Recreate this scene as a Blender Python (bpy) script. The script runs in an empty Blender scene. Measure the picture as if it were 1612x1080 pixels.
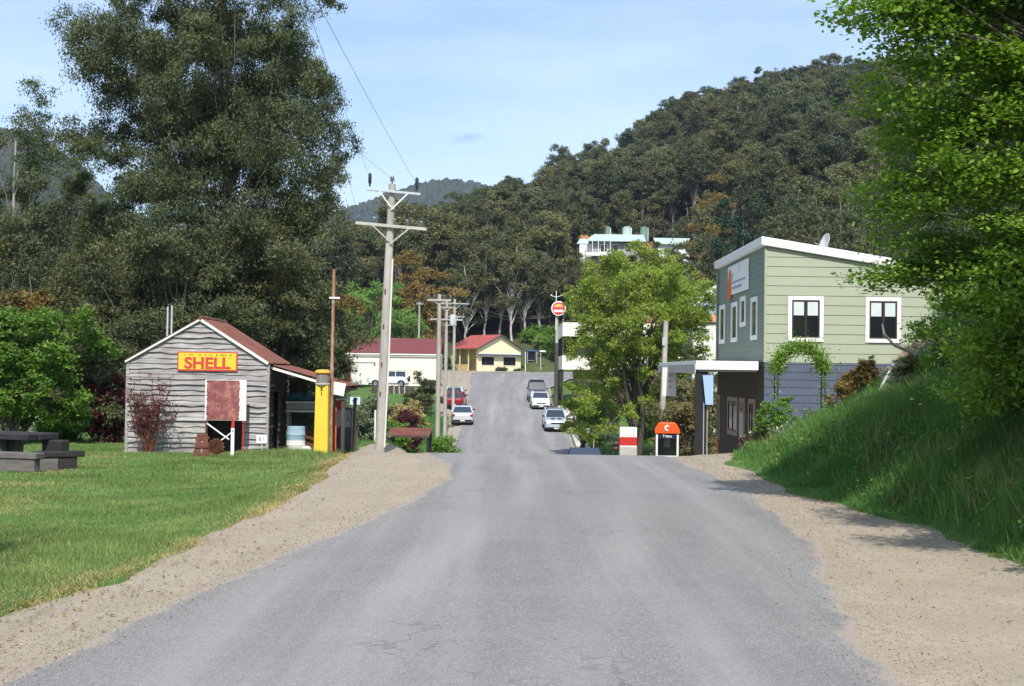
import bpy, bmesh, math, random
import numpy as np
from mathutils import Vector, Matrix, noise as mnoise

R = math.radians
scene = bpy.context.scene
COL = scene.collection
PI = math.pi

# ------------------------------------------------------------------ camera
F = 2000.0
PITCH = math.atan(45 / F)
ROLL = R(0.8)
EYE = Vector((0, 0, 1.7))
CM = (Matrix.Rotation(PI / 2 + PITCH, 3, 'X') @ Matrix.Rotation(ROLL, 3, 'Z'))
cam_d = bpy.data.cameras.new('camera')
cam = bpy.data.objects.new('camera', cam_d)
COL.objects.link(cam)
cam.matrix_world = Matrix.Translation(EYE) @ CM.to_4x4()
cam_d.sensor_width = 36
cam_d.lens = 36 * F / 1612
cam_d.clip_start = 0.1
cam_d.clip_end = 12000
scene.camera = cam


def P(px, py, d):
    v = CM @ Vector(((px - 806) / F, (540 - py) / F, -1))
    return EYE + v * (d / v.y)


def X(px, d, py=620):
    return P(px, py, d).x


def Z(px, py, d):
    return P(px, py, d).z


# ------------------------------------------------------------------ tagging
def tag(o, label=None, cat=None, group=None, kind=None):
    if label: o['label'] = label
    if cat: o['category'] = cat
    if group: o['group'] = group
    if kind: o['kind'] = kind
    return o


def empty(name, loc, rz=0.0, label=None, cat=None, group=None):
    o = bpy.data.objects.new(name, None)
    COL.objects.link(o)
    o.location = loc
    o.rotation_euler = (0, 0, rz)
    o.empty_display_size = 0.2
    return tag(o, label, cat, group)


def kids(o):
    return [c for c in COL.objects if c.parent == o]


def copy_tree(o, parent=None):
    c = o.copy()
    COL.objects.link(c)
    c.parent = parent
    for ch in kids(o):
        copy_tree(ch, c)
    return c


# ------------------------------------------------------------------ mesh builder
class MB:
    def __init__(s):
        s.v = []; s.f = []; s.m = []; s.mi = 0

    def add(s, verts, faces):
        n = len(s.v)
        s.v += [tuple(p) for p in verts]
        s.f += [tuple(i + n for i in f) for f in faces]
        s.m += [s.mi] * len(faces)
        return s

    def box(s, c, size, rot=None):
        hx, hy, hz = size[0] / 2, size[1] / 2, size[2] / 2
        vs = [Vector((x * hx, y * hy, z * hz)) for x in (-1, 1) for y in (-1, 1) for z in (-1, 1)]
        if rot is not None:
            vs = [rot @ v for v in vs]
        c = Vector(c)
        return s.add([v + c for v in vs], [(0, 1, 3, 2), (4, 6, 7, 5), (0, 4, 5, 1), (2, 3, 7, 6), (0, 2, 6, 4), (1, 5, 7, 3)])

    def box2(s, a, b):
        return s.box([(a[i] + b[i]) / 2 for i in range(3)], [abs(b[i] - a[i]) for i in range(3)])

    def bar(s, p0, p1, w, h=None, up=(0, 0, 1)):
        h = h or w
        p0 = Vector(p0); p1 = Vector(p1)
        d = (p1 - p0); L = d.length; d = d / L
        u = Vector(up)
        if abs(d.dot(u)) > .98: u = Vector((0, 1, 0))
        sd = d.cross(u).normalized(); u = sd.cross(d)
        rot = Matrix((sd, d, u)).transposed()
        return s.box((p0 + p1) / 2, (w, L, h), rot)

    def tube(s, pts, rads, n=8, cap=True):
        pts = [Vector(p) for p in pts]
        if not hasattr(rads, '__len__'): rads = [rads] * len(pts)
        vs = []; fs = []
        ref = None
        for i, p in enumerate(pts):
            d = (pts[min(i + 1, len(pts) - 1)] - pts[max(i - 1, 0)])
            if d.length < 1e-9: d = Vector((0, 0, 1))
            d.normalize()
            if ref is None:
                ref = Vector((1, 0, 0)) if abs(d.x) < .9 else Vector((0, 1, 0))
            a = (ref - d * ref.dot(d)).normalized(); b = d.cross(a); ref = a
            for k in range(n):
                t = 2 * PI * k / n
                vs.append(p + (a * math.cos(t) + b * math.sin(t)) * rads[i])
        for i in range(len(pts) - 1):
            for k in range(n):
                k2 = (k + 1) % n
                fs.append((i * n + k, i * n + k2, (i + 1) * n + k2, (i + 1) * n + k))
        if cap:
            fs.append(tuple(range(n - 1, -1, -1)))
            fs.append(tuple((len(pts) - 1) * n + k for k in range(n)))
        return s.add(vs, fs)

    def lathe(s, prof, c=(0, 0, 0), n=16, axis='Z'):
        vs = []; fs = []
        for (r, h) in prof:
            for k in range(n):
                t = 2 * PI * k / n
                a, b = r * math.cos(t), r * math.sin(t)
                v = (a, b, h) if axis == 'Z' else ((h, a, b) if axis == 'X' else (a, h, b))
                vs.append(Vector(v) + Vector(c))
        for i in range(len(prof) - 1):
            for k in range(n):
                k2 = (k + 1) % n
                fs.append((i * n + k, i * n + k2, (i + 1) * n + k2, (i + 1) * n + k))
        fs.append(tuple(range(n - 1, -1, -1)))
        fs.append(tuple((len(prof) - 1) * n + k for k in range(n)))
        return s.add(vs, fs)

    def prism(s, poly, off):
        """poly: list of 3d points (planar); off: extrusion vector"""
        n = len(poly); off = Vector(off)
        vs = [Vector(p) for p in poly] + [Vector(p) + off for p in poly]
        fs = [tuple(range(n - 1, -1, -1)), tuple(range(n, 2 * n))]
        fs += [(i, (i + 1) % n, n + (i + 1) % n, n + i) for i in range(n)]
        return s.add(vs, fs)

    def ball(s, c, r, seed=0, sub=2, jit=.2, sq=(1, 1, 1)):
        bm = bmesh.new()
        bmesh.ops.create_icosphere(bm, subdivisions=sub, radius=1)
        vs = []
        for v in bm.verts:
            k = 1 + jit * mnoise.noise(v.co * 1.7 + Vector((seed * 7.1, seed * 3.3, seed)))
            vs.append(Vector((v.co.x * sq[0], v.co.y * sq[1], v.co.z * sq[2])) * k * r + Vector(c))
        fs = [tuple(v.index for v in f.verts) for f in bm.faces]
        bm.free()
        return s.add(vs, fs)

    def build(s, name, mats, parent=None, bevel=0, smooth=False, loc=None):
        me = bpy.data.meshes.new(name)
        me.from_pydata(s.v, [], s.f)
        if not isinstance(mats, (list, tuple)): mats = [mats]
        for m in mats: me.materials.append(m)
        if len(mats) > 1: me.polygons.foreach_set('material_index', s.m)
        bm = bmesh.new(); bm.from_mesh(me)
        bmesh.ops.recalc_face_normals(bm, faces=bm.faces)
        bm.to_mesh(me); bm.free()
        if smooth: me.polygons.foreach_set('use_smooth', [True] * len(me.polygons))
        me.update()
        o = bpy.data.objects.new(name, me)
        COL.objects.link(o)
        if parent is not None: o.parent = parent
        if loc is not None: o.location = loc
        if bevel:
            b = o.modifiers.new('bevel', 'BEVEL'); b.width = bevel; b.segments = 2; b.limit_method = 'ANGLE'
        if smooth and bevel == 0:
            try:
                me.set_sharp_from_angle(angle=R(40))
            except Exception:
                pass
        return o


def np_mesh(name, V, Fa, mats, rnd=None, mi=None, smooth=None):
    """V (n,3); Fa (m,k) constant k; returns mesh datablock"""
    me = bpy.data.meshes.new(name)
    n = len(V); m, k = Fa.shape
    me.vertices.add(n); me.vertices.foreach_set('co', np.ascontiguousarray(V, dtype=np.float32).ravel())
    me.loops.add(m * k); me.loops.foreach_set('vertex_index', np.ascontiguousarray(Fa, dtype=np.int32).ravel())
    me.polygons.add(m)
    me.polygons.foreach_set('loop_start', np.arange(0, m * k, k, dtype=np.int32))
    try:
        me.polygons.foreach_set('loop_total', np.full(m, k, dtype=np.int32))
    except Exception:
        pass
    for mt in (mats if isinstance(mats, (list, tuple)) else [mats]): me.materials.append(mt)
    if mi is not None: me.polygons.foreach_set('material_index', np.ascontiguousarray(mi, dtype=np.int32))
    if smooth is not None: me.polygons.foreach_set('use_smooth', np.full(m, smooth, dtype=bool))
    if rnd is not None:
        a = me.attributes.new('rnd', 'FLOAT', 'POINT')
        a.data.foreach_set('value', np.ascontiguousarray(rnd, dtype=np.float32))
    me.update(calc_edges=True)
    me.validate()
    return me


def np_obj(name, V, Fa, mats, parent=None, **k):
    o = bpy.data.objects.new(name, np_mesh(name, V, Fa, mats, **k))
    COL.objects.link(o)
    if parent is not None: o.parent = parent
    return o


def text_obj(name, txt, size, m, parent, loc, rot, ext=.004, align='CENTER', sx=1.0, bold=0.0):
    cu = bpy.data.curves.new(name, 'FONT')
    cu.body = txt; cu.size = size; cu.extrude = ext; cu.align_x = align; cu.align_y = 'CENTER'
    cu.offset = bold
    t = bpy.data.objects.new('tmp', cu); COL.objects.link(t)
    bpy.context.view_layer.update()
    me = bpy.data.meshes.new_from_object(t.evaluated_get(bpy.context.evaluated_depsgraph_get()))
    bpy.data.objects.remove(t); bpy.data.curves.remove(cu)
    me.materials.clear(); me.materials.append(m); me.name = name
    o = bpy.data.objects.new(name, me); COL.objects.link(o)
    o.parent = parent; o.location = loc; o.rotation_euler = rot; o.scale = (sx, 1, 1)
    return o


# ------------------------------------------------------------------ materials
class NT:
    def __init__(s, name):
        s.mat = bpy.data.materials.new(name); s.mat.use_nodes = True
        s.t = s.mat.node_tree; s.t.nodes.clear()
        s.out = s.n('ShaderNodeOutputMaterial')

    def n(s, typ, **kw):
        x = s.t.nodes.new(typ)
        for k, v in kw.items(): setattr(x, k, v)
        return x

    def l(s, a, b):
        s.t.links.new(a, b)

    def val(s, sock, v):
        if hasattr(v, 'is_output') or isinstance(v, bpy.types.NodeSocket): s.l(v, sock)
        else: sock.default_value = v

    def co(s, scale=(1, 1, 1), kind='Object', rot=(0, 0, 0)):
        tc = s.n('ShaderNodeTexCoord'); mp = s.n('ShaderNodeMapping')
        s.l(tc.outputs[kind], mp.inputs['Vector']); mp.inputs['Scale'].default_value = scale
        mp.inputs['Rotation'].default_value = rot
        return mp.outputs['Vector']

    def noise(s, co, scale, detail=4, rough=.6, dist=0):
        x = s.n('ShaderNodeTexNoise'); s.l(co, x.inputs['Vector'])
        x.inputs['Scale'].default_value = scale; x.inputs['Detail'].default_value = detail
        x.inputs['Roughness'].default_value = rough; x.inputs['Distortion'].default_value = dist
        return x.outputs['Fac']

    def ramp(s, fac, a, b, va=0.0, vb=1.0):
        x = s.n('ShaderNodeMapRange'); s.l(fac, x.inputs['Value'])
        x.inputs['From Min'].default_value = a; x.inputs['From Max'].default_value = b
        x.inputs['To Min'].default_value = va; x.inputs['To Max'].default_value = vb
        return x.outputs['Result']

    def mix(s, fac, a, b, mode='MIX'):
        x = s.n('ShaderNodeMix', data_type='RGBA', blend_type=mode)
        s.val(x.inputs[0], fac)
        for i, v in ((6, a), (7, b)):
            if isinstance(v, (tuple, list)): v = (v[0], v[1], v[2], 1)
            s.val(x.inputs[i], v)
        return x.outputs[2]

    def math(s, op, a, b=0.0):
        x = s.n('ShaderNodeMath', operation=op); s.val(x.inputs[0], a); s.val(x.inputs[1], b)
        return x.outputs[0]

    def bump(s, h, strength=.3, dist=.01):
        x = s.n('ShaderNodeBump'); s.l(h, x.inputs['Height'])
        x.inputs['Strength'].default_value = strength; x.inputs['Distance'].default_value = dist
        return x.outputs['Normal']

    def pbr(s, col, rough=.8, spec=.3, metal=0.0, normal=None, coat=0.0):
        p = s.n('ShaderNodeBsdfPrincipled')
        if isinstance(col, (tuple, list)): p.inputs['Base Color'].default_value = (col[0], col[1], col[2], 1)
        else: s.l(col, p.inputs['Base Color'])
        s.val(p.inputs['Roughness'], rough); p.inputs['Specular IOR Level'].default_value = spec
        p.inputs['Metallic'].default_value = metal; p.inputs['Coat Weight'].default_value = coat
        if normal is not None: s.l(normal, p.inputs['Normal'])
        s.l(p.outputs[0], s.out.inputs['Surface'])
        return p


def sc(c, k): return (c[0] * k, c[1] * k, c[2] * k)


def paint(name, c, rough=.6, var=.15, scale=3, dirt=None, spec=.3, bump=.1):
    t = NT(name); co = t.co()
    f = t.noise(co, scale, 5, .65)
    col = t.mix(t.ramp(f, .3, .7), sc(c, 1 - var), sc(c, 1 + var * .6))
    if dirt:
        g = t.noise(co, scale * .45, 6, .7)
        col = t.mix(t.ramp(g, .55, .78, 0, .7), col, dirt)
    t.pbr(col, rough, spec, 0, t.bump(t.noise(co, scale * 12, 3), bump, .004))
    return t.mat


def glass(name, c=(.012, .014, .017), rough=.06):
    t = NT(name)
    t.pbr(c, rough, .6)
    return t.mat


def gloss(name, c, rough=.3, metal=0.0, coat=.6):
    t = NT(name); f = t.noise(t.co(), 2.0, 3)
    t.pbr(t.mix(t.ramp(f, .3, .7), sc(c, .93), sc(c, 1.05)), rough, .45, metal, None, coat)
    return t.mat


def rusty(name, c, rust=(.16, .06, .03), rust2=(.30, .13, .06), amt=.5, scale=2.0, stretch=(1, 1, 1), rough=.75):
    t = NT(name); co = t.co(stretch)
    f = t.noise(co, scale, 7, .72, .4)
    g = t.noise(co, scale * 4.3, 5, .7)
    rc = t.mix(t.ramp(g, .3, .7), rust, rust2)
    col = t.mix(t.ramp(f, .62 - amt * .35, .72 - amt * .3), t.mix(g, sc(c, .8), sc(c, 1.1)), rc)
    t.pbr(col, rough, .3, 0, t.bump(g, .2, .004))
    return t.mat


def wood(name, c1, c2, stretch=(1, 8, 8), scale=2.2, bump=.5, rough=.85):
    t = NT(name); co = t.co(stretch)
    f = t.noise(co, scale, 8, .7, .6)
    g = t.noise(t.co((1, 1, 1)), 1.1, 3)
    fine = t.noise(co, scale * 5, 5, .7)
    col = t.mix(t.ramp(f, .3, .7), c1, c2)
    col = t.mix(t.ramp(g, .35, .7, 0, .55), col, sc(c1, .62))
    col = t.mix(t.ramp(fine, .5, .8, 0, .6), col, sc(c2, .45))
    t.pbr(col, rough, .2, 0, t.bump(fine, bump, .006))
    return t.mat


def leafmat(name, dark, light, third=None, trans=.25, objvar=.25, rough=.55, spec=.25):
    t = NT(name)
    at = t.n('ShaderNodeAttribute', attribute_name='rnd')
    oi = t.n('ShaderNodeObjectInfo')
    col = t.mix(at.outputs['Fac'], dark, light)
    if third:
        col = t.mix(t.ramp(oi.outputs['Random'], .55, .95), col, third)
    hs = t.n('ShaderNodeHueSaturation')
    t.l(col, hs.inputs['Color'])
    r2 = t.math('FRACT', t.math('MULTIPLY', oi.outputs['Random'], 7.31))
    t.l(t.ramp(r2, 0, 1, 1 - objvar, 1 + objvar), hs.inputs['Value'])
    r3 = t.math('FRACT', t.math('MULTIPLY', oi.outputs['Random'], 13.7))
    t.l(t.ramp(r3, 0, 1, .5 - objvar * .06, .5 + objvar * .05), hs.inputs['Hue'])
    p = t.n('ShaderNodeBsdfPrincipled')
    t.l(hs.outputs[0], p.inputs['Base Color']); p.inputs['Roughness'].default_value = rough
    p.inputs['Specular IOR Level'].default_value = spec
    tr = t.n('ShaderNodeBsdfTranslucent')
    t.l(t.mix(1.0, hs.outputs[0], (1.0, 1.1, .45), 'MULTIPLY'), tr.inputs['Color'])
    ms = t.n('ShaderNodeMixShader'); ms.inputs[0].default_value = trans
    t.l(p.outputs[0], ms.inputs[1]); t.l(tr.outputs[0], ms.inputs[2])
    t.l(ms.outputs[0], t.out.inputs['Surface'])
    return t.mat


M = {}
M['white'] = paint('white_paint', (.78, .77, .74), .55, .06, 2.5)
M['white_worn'] = paint('worn_white_paint', (.72, .70, .64), .7, .12, 2.0, dirt=(.42, .36, .28))
M['cream'] = paint('cream_wall', (.80, .76, .62), .75, .1, .9, dirt=(.55, .47, .34))
M['black'] = paint('black_paint', (.02, .02, .022), .5, .2, 4)
M['dark'] = paint('dark_interior', (.018, .016, .014), .9, .2, 2)
M['steel'] = paint('galvanised_steel', (.45, .47, .49), .45, .15, 5, spec=.5)
M['grey'] = paint('grey_paint', (.33, .33, .33), .7, .15, 4)
M['conc'] = paint('concrete', (.46, .43, .39), .9, .15, 2.2, dirt=(.33, .3, .26))
M['glass'] = glass('dark_glass')
M['polewood'] = wood('pole_timber', (.36, .33, .29), (.52, .49, .44), (7, 7, .5), 1.6, .5)
M['arm'] = wood('crossarm_timber', (.42, .39, .34), (.58, .55, .5), (.6, 6, 6), 2, .4)
M['sleeper'] = wood('weathered_shaded_sleeper', (.022, .019, .02), (.062, .056, .057), (1.5, 7, 7), 1.5, .8)
M['sleeper_pale'] = wood('pale_sleeper', (.10, .085, .08), (.235, .21, .20), (1.5, 7, 7), 1.5, .8)
M['slab'] = wood('grey_weatherboard', (.17, .155, .15), (.56, .53, .515), (.35, 4, 8), 2.2, .7)
M['rustroof'] = rusty('red_oxide_iron', (.16, .05, .04), (.12, .05, .032), (.24, .11, .07), .55, 1.3, (1, 3, 1))
M['rust'] = rusty('rusted_steel', (.10, .035, .025), (.10, .036, .022), (.19, .075, .04), .7, 4)
M['rustpole'] = rusty('rusted_pole', (.50, .40, .33), (.22, .09, .05), (.38, .20, .12), .75, 3, (4, 4, 1))
M['rustpanel'] = rusty('rusted_sheet', (.36, .16, .13), (.17, .04, .045), (.25, .085, .085), .62, 4.0)
M['ceramic'] = gloss('insulator_glaze', (.10, .12, .16), .15)
M['wire'] = paint('wire', (.10, .10, .10), .6, .1)
M['bark'] = wood('bark', (.09, .075, .06), (.17, .15, .12), (6, 6, 1), 2, .8)
M['bark_pale'] = wood('pale_gum_bark', (.24, .21, .17), (.46, .42, .36), (4, 4, .7), 1.2, .5)
M['bark_far'] = wood('gum_bark_far', (.15, .13, .105), (.32, .285, .24), (2, 2, .3), 1.0, .3)
M['bark_white'] = wood('white_gum_bark', (.42, .39, .34), (.66, .63, .57), (4, 4, .7), 1.2, .3)
M['rock'] = paint('garden_rock', (.34, .26, .18), .9, .5, 5, dirt=(.14, .10, .07), bump=.6)
M['rubber'] = paint('tyre_rubber', (.02, .02, .02), .85, .2, 6)
M['redpaint'] = paint('red_paint', (.48, .03, .02), .5, .1, 3)
M['orange'] = paint('orange_paint', (.75, .12, .02), .45, .08, 3)
M['yellow'] = paint('yellow_paint', (.70, .50, .05), .5, .08, 2, dirt=(.62, .42, .05))
M['blue'] = paint('blue_paint', (.04, .12, .30), .6, .1, 3)

# ------------------------------------------------------------------ terrain
_zy = [-60, 0, 15, 22, 26, 29, 33, 42, 52, 62, 70, 76, 82, 90, 100, 118, 140, 160, 180, 200, 215, 240, 400]
_zz = [0, 0, .02, .06, .03, -.2, -.6, -1.5, -2.5, -3.4, -3.9, -4.1, -4.0, -3.6, -2.95, -1.7, -.6, .35, 1.1, 1.65, 1.9, 2.1, 2.1]
_ty = np.arange(-60, 400, .5)
_tz = np.interp(_ty, _zy, _zz)
_k = np.exp(-.5 * (np.arange(-8, 9) * .5 / 1.1) ** 2); _k /= _k.sum()
_tz = np.convolve(np.pad(_tz, 8, mode='edge'), _k, mode='valid')


def zr(y): return np.interp(y, _ty, _tz)


RL = [(-12, -4.9), (0, -3.8), (6.9, -2.73), (12, -1.95), (16.2, -1.3), (19.4, -1.0), (22.7, -1.2), (27, -1.9), (34, -2.9), (42, -3.6), (60, -4.0),
      (80, -4.1), (100, -4.1), (118, -4.3), (150, -5), (175, -6)]
RR = [(-12, .7), (0, 1.55), (8.4, 2.37), (12.8, 3.0), (17.4, 3.4), (21.9, 3.35), (26.8, 3.3), (34, 3.6), (42, 4.0), (60, 4.3), (80, 4.55),
      (100, 4.6), (112, 4.1), (118, 3.9), (150, 4.6), (175, 7)]
GL = [(-12, -6), (0, -4.7), (5, -4.0), (8.8, -3.5), (10, -3.25), (12, -3.07), (14, -3.0), (16, -2.9), (20, -3.0), (25, -3.5), (30, -4.2),
      (36, -4.7), (42, -5.0), (50, -4.9), (60, -4.7), (85, -5), (100, -5.2), (118, -5.8), (150, -8), (175, -10)]
GR = [(-12, 5.2), (0, 5.0), (12, 4.65), (14.7, 4.5), (17, 4.25), (19.4, 4.1), (24.3, 4.3), (28, 5.0), (34, 6.0), (42, 7.6), (54, 8.0), (60, 6.4), (80, 6.0),
      (100, 5.6), (118, 5.0), (150, 5.6), (175, 9)]


def ip(tab, y): return np.interp(y, [a for a, b in tab], [b for a, b in tab])


def sst(t):
    t = np.clip(t, 0, 1)
    return t * t * (3 - 2 * t)


def H0(x, y):
    """ground height (before cutting the road corridor)"""
    x = np.asarray(x, dtype=float); y = np.asarray(y, dtype=float)
    base = zr(y)
    lawn = np.interp(y, [-60, 9, 27, 36, 46], [0, 0, -.45, -.72, -.98])
    far = np.where(x < -8, 1.0, 0.0)
    t1 = sst((y - 46) / (14 + 26 * sst((-5 - x) / 6)))
    left = lawn * (1 - t1) + (base - .05) * t1
    wl = sst((-2.6 - x) / 2.2) * sst((y - 4) / 6 + .2)
    z = base * (1 - wl) + left * wl
    # swale of the lawn further out
    z = z - .25 * sst((-9 - x) / 14) * sst((40 - y) / 20)
    # right-hand side
    radd = np.interp(y, [24, 35, 43, 60, 80, 100, 120], [0, .32, .52, .45, .3, .12, 0])
    wr = sst((x - 3.6) / 2.0)
    z = z + radd * wr
    toe = np.interp(y, [-60, 0, 20, 24, 27, 31, 36, 42, 60, 90, 130], [5.0, 4.7, 4.3, 4.6, 5.3, 6.6, 8.0, 9.2, 19, 26, 30])
    s = np.clip(x - toe, 0, None)
    slope = np.interp(y, [0, 22, 26, 31, 40, 90], [.50, .48, .42, .58, .46, .3])
    z = z + 14 * (1 - np.exp(-(slope * s * sst(.25 + s / 1.2)) / 14))
    z = z - .75 * sst((-7.5 - x) / 4) * sst((y - 118) / 22) * sst((168 - y) / 10)
    z = z + 1.25 * np.exp(-((x - 10.9) / 1.6) ** 2 - ((y - 32.4) / 1.9) ** 2)
    # left-hand rise beyond the shed
    z = z + .12 * np.clip(-x - 26, 0, None) * sst((y - 60) / 60)
    # forested hill
    S = np.interp(y, [210, 262, 320, 470, 520, 700, 1200, 8000], [0, .34, .55, 1, 1.02, .9, .6, .3])
    Hx = np.interp(x, [-3000, -300, -160, -90, -50, -25, -11, 22, 61, 95, 140, 250, 600, 3000], [5, 4, 4, 6, 16, 38, 45, 59, 78, 82, 87, 98, 110, 100])
    z = z + S * Hx
    # pad for the hillside house
    d = np.maximum(np.abs(x - 26) - 15, np.abs(y - 264) - 7)
    z = z + (24.2 - z) * sst(1 - d / 6)
    return z


def H(x, y):
    z = H0(x, y)
    c = sst((x - ip(GL, y)) / .35) * sst((ip(GR, y) - x) / .35)
    c = np.where(y > 175, 0, c)
    z = z - .10 * c
    z = np.where(y > 100, z - .09 * sst((y - 100) / 8) * sst((230 - y) / 10), z)
    return z


def hz(x, y): return float(H(np.array([x]), np.array([y]))[0])


def gpt(px, d, dz=0.0, py=640):
    x = X(px, d, py)
    return Vector((x, d, hz(x, d) + dz))


_g = np.random.default_rng(5)


def axis(lo, hi, fine_lo, fine_hi, step, grow=1.09):
    a = list(np.arange(fine_lo, fine_hi + 1e-6, step))
    s = step; x = fine_hi
    while x < hi:
        s *= grow; x += s; a.append(x)
    s = step; x = fine_lo
    while x > lo:
        s *= grow; x -= s; a.insert(0, x)
    return np.array(a)


gx = axis(-3500, 3500, -16, 16, .33)
gy = axis(-80, 7000, 2, 60, .4, 1.035)
XX, YY = np.meshgrid(gx, gy)
ZZ = H(XX, YY)
near = (YY < 60) & (np.abs(XX) < 20)


def micro(x, y):
    r = 0 * x
    for a, b, c, amp in ((1.7, 1.1, .3, .018), (-.9, 2.3, 1.9, .014), (3.1, -1.7, 4.0, .01), (.31, .23, 2, .03)):
        r = r + amp * np.sin(a * x + b * y + c + 1.3 * np.sin(.6 * y + .4 * x))
    return r


nz = micro(XX, YY)
inroad = (XX > ip(RL, YY)) & (XX < ip(RR, YY))
ZZ = ZZ + np.where(near & ~inroad, nz + _g.normal(0, .006, ZZ.shape), 0)
nx_, ny_ = len(gx), len(gy)
V = np.stack([XX, YY, ZZ], -1).reshape(-1, 3)
ii = (np.arange(ny_ - 1)[:, None] * nx_ + np.arange(nx_ - 1)[None]).ravel()
Fg = np.stack([ii, ii + 1, ii + nx_ + 1, ii + nx_], -1)


def ground_mat():
    t = NT('ground_turf_and_litter'); co = t.co()
    f = t.noise(co, .35, 6, .6); g = t.noise(co, 6, 6, .7); h = t.noise(co, 40, 4, .7)
    grass = t.mix(t.ramp(g, .3, .7), (.045, .10, .022), (.10, .19, .045))
    grass = t.mix(t.ramp(f, .52, .72, 0, .6), grass, (.20, .20, .08))
    litter = t.mix(t.ramp(t.noise(co, .12, 6, .7), .3, .7), (.035, .036, .020), (.10, .08, .05))
    sp = t.n('ShaderNodeSeparateXYZ'); t.l(co, sp.inputs[0])
    far = t.ramp(sp.outputs['Y'], 190, 230)
    col = t.mix(far, grass, litter)
    bare = t.ramp(t.noise(co, .5, 6, .7), .62, .7)
    col = t.mix(t.math('MULTIPLY', bare, .5), col, (.20, .15, .09))
    t.pbr(col, .95, .1, 0, t.bump(h, .6, .03))
    return t.mat


ground = np_obj('ground', V, Fg, ground_mat(), smooth=True)
tag(ground, kind='structure')


def strip(name, left, right, nseg, zf, mat, yend, step=.3, jl=0., jr=0., edgedrop=(0, 0), seed=1, extra=None):
    """sheet between two tables; rows along y"""
    rng = np.random.default_rng(seed)
    ys = np.concatenate([np.arange(-12, 46, step), np.arange(46, yend + .1, 1.5)])
    def wob(a):
        w = np.zeros_like(ys)
        for fr, am in ((.35, .5), (.9, .35), (2.1, .3), (4.7, .22), (9.3, .15)):
            w += am * np.sin(fr * ys + rng.uniform(0, 6))
        return a * w
    xl = ip(left, ys) + wob(jl); xr = ip(right, ys) + wob(jr)
    pts = []
    for k in range(nseg + 1):
        u = k / nseg
        x = xl * (1 - u) + xr * u
        pts.append(np.stack([x, ys], -1))
    G = np.stack(pts, 1)  # rows, cols, 2
    rows = G.reshape(-1, 2)
    if extra is not None:
        ex = []
        for (lx, ly), (rx, ry) in extra:
            for k in range(nseg + 1):
                u = k / nseg; ex.append((lx * (1 - u) + rx * u, ly * (1 - u) + ry * u))
        rows = np.concatenate([rows, np.array(ex)])
    nr = len(rows) // (nseg + 1)
    z = zf(rows[:, 0], rows[:, 1])
    cidx = np.tile(np.arange(nseg + 1), nr)
    z = z - np.where(cidx == 0, edgedrop[0], 0) - np.where(cidx == nseg, edgedrop[1], 0)
    V = np.concatenate([rows, z[:, None]], 1)
    n1 = nseg + 1
    ii = (np.arange(nr - 1)[:, None] * n1 + np.arange(nseg)[None]).ravel()
    Fa = np.stack([ii, ii + 1, ii + n1 + 1, ii + n1], -1)
    return tag(np_obj(name, V, Fa, mat, smooth=True), kind='structure')


def asphalt_mat():
    t = NT('worn_chip_seal'); co = t.co()
    a = t.noise(co, 55, 3, .75)
    v = t.n('ShaderNodeTexVoronoi'); t.l(co, v.inputs['Vector']); v.inputs['Scale'].default_value = 75
    big = t.noise(t.co((1, .35, 1)), .9, 5, .6)
    strk = t.noise(t.co((1.3, .03, 1), rot=(0, 0, R(3))), 1.0, 4, .6)
    trans = t.noise(t.co((.05, 1.2, 1)), .8, 4, .6)
    col = t.mix(t.ramp(v.outputs['Distance'], .1, .6), (.355, .345, .33), (.19, .186, .18))
    col = t.mix(t.ramp(a, .38, .78, 0, .8), col, (.10, .098, .097))
    col = t.mix(t.ramp(big, .48, .66, 0, .42), col, (.138, .136, .139))
    col = t.mix(t.ramp(strk, .45, .72, 0, .42), col, (.36, .35, .34))
    col = t.mix(t.ramp(trans, .55, .75, 0, .16), col, (.35, .34, .33))
    cv = t.n('ShaderNodeTexVoronoi', feature='DISTANCE_TO_EDGE'); cw = t.n('ShaderNodeVectorMath', operation='ADD')
    nn = t.n('ShaderNodeTexNoise'); t.l(co, nn.inputs['Vector']); nn.inputs['Scale'].default_value = 2.5; nn.inputs['Detail'].default_value = 5
    t.l(t.co((.42, .25, 1)), cw.inputs[0]); t.l(nn.outputs['Color'], cw.inputs[1]); t.l(cw.outputs[0], cv.inputs['Vector']); cv.inputs['Scale'].default_value = 1.0
    ck = t.math('MULTIPLY', t.ramp(cv.outputs['Distance'], .006, .022, 1, 0), t.ramp(t.noise(co, .22, 4), .50, .58))
    col = t.mix(t.math('MULTIPLY', ck, .38), col, (.05, .05, .05))
    wp = t.n('ShaderNodeAttribute', attribute_name='track')
    col = t.mix(t.math('MULTIPLY', wp.outputs['Fac'], t.ramp(strk, .3, .7, .25, .75)), col, (.37, .36, .35))
    fl = t.noise(co, 26, 4, .8); col = t.mix(t.ramp(fl, .52, .8, 0, .55), col, (.40, .39, .38)); col = t.mix(t.ramp(fl, .22, .42, .5, 0), col, (.07, .07, .075))
    pat = t.noise(co, .6, 7, .75, .5)
    col = t.mix(t.ramp(pat, .66, .70, 0, .35), col, (.10, .10, .12))
    dust = t.noise(co, 2.2, 6, .75)
    at = t.n('ShaderNodeAttribute', attribute_name='edge')
    col = t.mix(t.ramp(t.math('ADD', at.outputs['Fac'], t.ramp(dust, .3, .7, -.35, .35)), .55, .85, 0, .8), col, (.34, .29, .235))
    t.pbr(col, .9, .25, 0, t.bump(t.math('ADD', a, v.outputs['Distance']), .7, .008))
    return t.mat


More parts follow.
